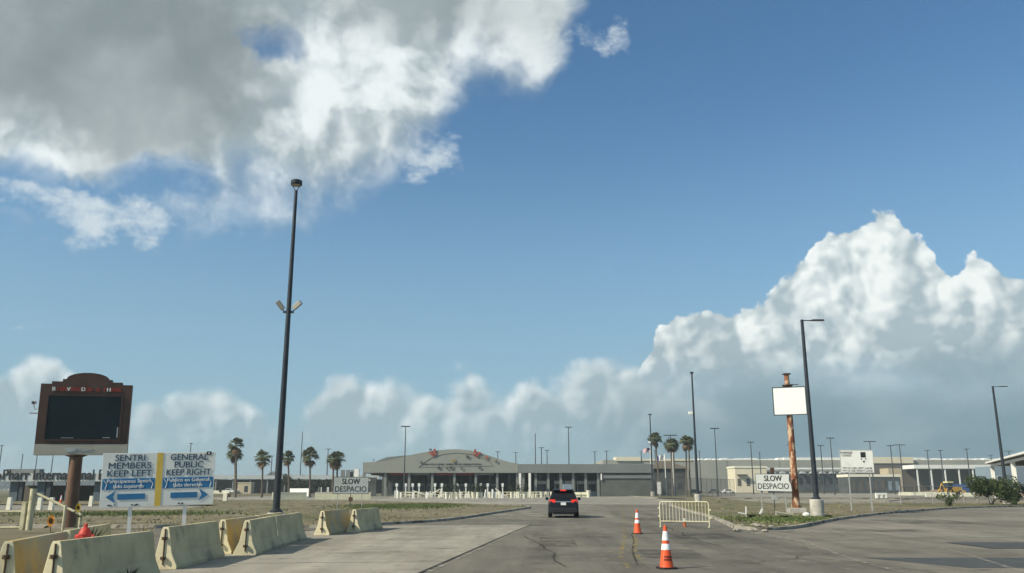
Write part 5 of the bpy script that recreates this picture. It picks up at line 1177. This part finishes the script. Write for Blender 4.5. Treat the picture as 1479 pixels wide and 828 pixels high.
# open canopy at right edge: its long white edge runs towards the camera
A_, B_ = Vector((60.0, 99.0, 0)), Vector((82.5, 151.0, 0)); zt_ = at(1419, 667.5, 151).z; ax = (B_ - A_).normalized(); nx = Vector((ax.y, -ax.x, 0)); Lc, Wc, th = (B_ - A_).length, 26.0, .75
t = thing('open_canopy', 'white open canopy on posts at the right frame edge', 'building', A_)
def slab(m, name, z0, z1, i0, inset=0., rise=.06):
    a0, a1 = ax * inset, ax * (Lc - inset); P = [a0 + nx * i0, a1 + nx * i0, a1 + nx * (Wc - inset), a0 + nx * (Wc - inset)]
    V = [Vector((q.x, q.y, z + rise * (0 if k in (0, 1) else Wc))) for z in (z0, z1) for k, q in enumerate(P)]
    MB().add(V, [(3, 2, 1, 0), (4, 5, 6, 7), (0, 1, 5, 4), (1, 2, 6, 5), (2, 3, 7, 6), (3, 0, 4, 7)]).obj(name, m, t)
slab(WHITE, 'roof', zt_ - .28, zt_, 0.); slab(WHB, 'soffit', zt_ - .36, zt_ - .285, .3, .3); 
def beam(p, q, w_, h_, z, m, name):
    d = q - p; MB().box(((p + q) / 2) + Vector((0, 0, z)), (d.length, w_, h_), Matrix.Rotation(math.atan2(d.y, d.x), 3, 'Z')).obj(name, m, t)
beam(ax * .4 + nx * .9, ax * (Lc - .4) + nx * .9, .25, .35, zt_ - .62, WHITE, 'edge_beam')
for k in range(6): beam(ax * (1 + k * (Lc - 2) / 5) + nx * 1.1, ax * (1 + k * (Lc - 2) / 5) + nx * (Wc - 1), .2, .3, zt_ - .58, COLM, 'cross_beam')
for k in (.5, Lc * .5, Lc - .8):
    for i0 in (.9, Wc - 1): q = ax * k + nx * i0; MB().box((q.x, q.y, (zt_ - .75) / 2), (.55, .55, zt_ - .75), Matrix.Rotation(math.atan2(ax.y, ax.x), 3, 'Z')).obj('column', WHITE, t)
t = thing('blue_grey_office', 'blue-grey office wall with windows under the open canopy', 'building', (wx(1432, 240), 240, 0)); zo = at(1450, 674, 240).z
MB().box((13, 4, zo / 2), (26, 8, zo)).obj('wall', BLUEG, t)
for i in range(6): f = MB().box((2.2 + i * 4.2, -.05, zo * .58), (1.4, .12, 1.5)).obj('window', SIGNG, t); MB().box((2.2 + i * 4.2, -.12, zo * .58), (1.1, .04, 1.2)).obj('pane', DGLASS, f)
# construction machine
p = at(1375, 698, 235); t = thing('backhoe_loader', 'yellow backhoe loader parked on the bare soil in front of the open shed', 'construction machine', (p.x, 235, .14), R(10)); 
MB().prism([(-.6, .7), (2.2, .7), (2.4, 1.2), (2.3, 1.9), (.7, 2.1), (-.6, 1.9)], -.8, .8).obj('engine_body', CATY, t, bevel=.06); MB().box((-1.3, 0, 1.2), (1.6, 1.6, .9)).obj('chassis', CATY, t)
cb = MB().prism([(-1.9, 1.6), (-.4, 1.6), (-.5, 3.2), (-1.8, 3.2)], -.75, .75).obj('cab', DGLASS, t); MB().box((-1.15, 0, 3.3), (1.9, 1.8, .35)).obj('roof', CATP, cb, bevel=.05)
for x, r_ in ((-1.5, .85), (1.6, .6)):
    for y in (-.9, .9): w_ = MB().tube([(x, y - .2, r_), (x, y + .2, r_)], r_, n=18).obj('wheel', TYRE, t); MB().tube([(x, y - .22, r_), (x, y + .22, r_)], r_ * .5, n=12).obj('rim', CATY, w_)
MB().tube([(-2.1, 0, 1.2), (-3.2, 0, 3.0), (-3.9, 0, 1.4)], .18, .12, 8).obj('boom', CATY, t); MB().prism([(-4.2, .6), (-3.5, .6), (-3.6, 1.4), (-4.1, 1.5)], -.3, .3).obj('rear_bucket', CATY, t)
MB().tube([(1.0, -.6, 1.6), (2.9, -.6, .9)], .1, n=6).obj('loader_arm', CATY, t); MB().tube([(1.0, .6, 1.6), (2.9, .6, .9)], .1, n=6).obj('loader_arm', CATY, t); MB().prism([(2.7, .2), (3.6, .2), (3.2, .5), (2.9, 1.2), (2.6, 1.1)], -1.1, 1.1).obj('front_bucket', CATY, t)
p = at(1393, 690, 300); t = thing('blue_container', 'blue container behind the yellow machine', 'container', (p.x, 305, .1)); MB().box((0, 0, 1.75), (6.5, 2.5, 2.6)).obj('shell', BLUET, t); MB().box((0, 0, 3.1), (6.6, 2.6, .12)).obj('rim', BLUET, t)
for i in range(9): MB().box((-2.8 + i * .7, -1.28, 1.75), (.18, .06, 2.4)).obj('rib', BLUET, t)
for px, Y, w_, h, lab, s_ in ((1356, 280, 9, 1.3, 'long heap of excavated soil left of the yellow machine', 1), (1446, 200, 7, 2.0, 'pale soil heap under the open canopy', 2)):
    rg = random.Random(s_); mb = MB(); V = []; F = []; NU, NV = 24, 6
    for j in range(NV + 1):
        for i in range(NU): a = 2 * math.pi * i / NU; k = 1 - j / NV; V.append((w_ * k * math.cos(a) * rg.uniform(.85, 1.1), w_ * .45 * k * math.sin(a) * rg.uniform(.85, 1.1), h * (1 - k ** 1.6) * rg.uniform(.8, 1.15)))
    for j in range(NV):
        for i in range(NU): F.append((j * NU + i, j * NU + (i + 1) % NU, (j + 1) * NU + (i + 1) % NU, (j + 1) * NU + i))
    o = mb.add(V, F).obj('soil_heap', DIRTP, smooth=True); o.location = (at(px, 700, Y).x, Y, .1); tag(o, lab, 'soil heap')
blk = MB().prism([(-.30, 0), (.30, 0), (.12, .8), (-.12, .8)], -1.4, 1.4).mesh('low_barrier', CREAMP)
for i, (px, Y) in enumerate(((1306, 215), (1322, 214), (1337, 216), (1352, 214), (1366, 213), (1345, 180), (1369, 181), (1396, 183))):
    o = mk('low_barrier', blk); o.location = (at(px, 705, Y).x, Y, .14); o.rotation_euler.z = math.pi / 2 + .1 * (i % 3 - 1); tag(o, 'low pale concrete barrier in the yard left of the yellow machine' if i < 5 else 'low pale concrete barrier in the yard before the yellow machine', 'barrier', 'low barriers in the yard, far row' if i < 5 else 'low barriers in the yard, near row')
# parked cars in the yard
def small_car(label, px, Y, m):
    p = at(px, 710, Y); t = thing('parked_car', label, 'car', (p.x, Y, .13)); MB().prism([(-2.2, .35), (2.2, .35), (2.2, .85), (1.3, .95), (.7, 1.42), (-1.0, 1.42), (-1.6, .95), (-2.2, .9)], -.85, .85).obj('body', m, t, bevel=.05)
    MB().add([(-1.35, -.86, .95), (1.05, -.86, .95), (.6, -.86, 1.36), (-.95, -.86, 1.36)], [(0, 1, 2, 3)]).obj('side_window', DGLASS, t)
    for x in (-1.35, 1.35): MB().tube([(x, -.87, .32), (x, -.6, .32)], .32, n=14).obj('wheel', TYRE, t)
small_car('white car parked behind the wire fence right of the twin palms', 1052, 300, WHITE)
small_car('dark car parked behind the wire fence under the twin palms', 1004, 290, CARP); small_car('grey car parked behind the wire fence left of the cream building', 1030, 310, COLM)
# concrete block on the verge
p = at(1273, 720, 150); t = thing('concrete_block', 'short white concrete block with two openings near the oversize-loads sign', 'barrier', (p.x, 150, .14)); 
for x in (-.78, 0, .78): MB().box((x, 0, .3), (.3, .5, .6)).obj('leg', WHITE, t)
MB().box((0, 0, .75), (1.9, .5, .3)).obj('top', WHITE, t)

# ------------------------------------------------------------------ wire fences
LINK = link_mat('chain_link_wire', .10); LINKD = link_mat('dense_chain_link_wire', .16)
def fence(label, pts_, h, step, wm):
    t = thing('wire_fence', label, 'fence', (pts_[0][0], pts_[0][1], .1)); o2 = Vector((pts_[0][0], pts_[0][1]))
    pm = MB().tube([(0, 0, 0), (0, 0, h + .05)], .04, n=6).mesh('post', GALV if wm is LINK else POLEF)
    for a, b_ in zip(pts_[:-1], pts_[1:]):
        a, b_ = Vector(a), Vector(b_); d = b_ - a; L = d.length; an = math.atan2(d.y, d.x); n = max(1, round(L / step)); s_ = L / n
        wmsh = MB().add([(0, 0, .03), (s_, 0, .03), (s_, 0, h), (0, 0, h)], [(0, 1, 2, 3)]).mesh('wire_panel', wm)
        for i in range(n):
            q = a + d * i / n - o2; w_ = mk('wire_panel', wmsh, t); w_.location = (q.x, q.y, 0); w_.rotation_euler.z = an; mk('post', pm, t).location = (q.x, q.y, 0)
        q = b_ - o2; mk('post', pm, t).location = (q.x, q.y, 0)
        MB().tube([(a.x - o2.x, a.y - o2.y, h), (b_.x - o2.x, b_.y - o2.y, h)], .028, n=6).obj('top_rail', GALV if wm is LINK else POLEF, t)
fence('low wire fence along the kerb left of the large green shrub', [(at(1290, 735, 92).x, 90), (at(1330, 735, 92).x, 93), (at(1385, 735, 95).x, 97), (at(1479, 735, 102).x, 106)], 1.9, 3.2, LINK)
fence('tall dark wire fence behind the right palms and the crowd barrier', [(at(945, 715, 175).x, 178), (at(1030, 715, 150).x, 168), (at(1110, 715, 165).x, 190)], 3.6, 3.0, LINKD)

# ------------------------------------------------------------------ haze: thin even air round the whole place
hz = MB().box((0, 4350, 15.5), (12200, 9500, 33)).obj('haze')
hm = bpy.data.materials.new('thin_haze'); hm.use_nodes = True; hn = hm.node_tree; hn.nodes.clear()
pv = hn.nodes.new('ShaderNodeVolumePrincipled'); pv.inputs['Density'].default_value = .00036; pv.inputs['Color'].default_value = (.82, .93, .98, 1); pv.inputs['Anisotropy'].default_value = .2
ho = hn.nodes.new('ShaderNodeOutputMaterial'); hn.links.new(pv.outputs[0], ho.inputs['Volume'])
hz.data.materials.clear(); hz.data.materials.append(hm); hz['kind'] = 'stuff'; hz['label'] = 'thin pale haze in the air over the whole place'
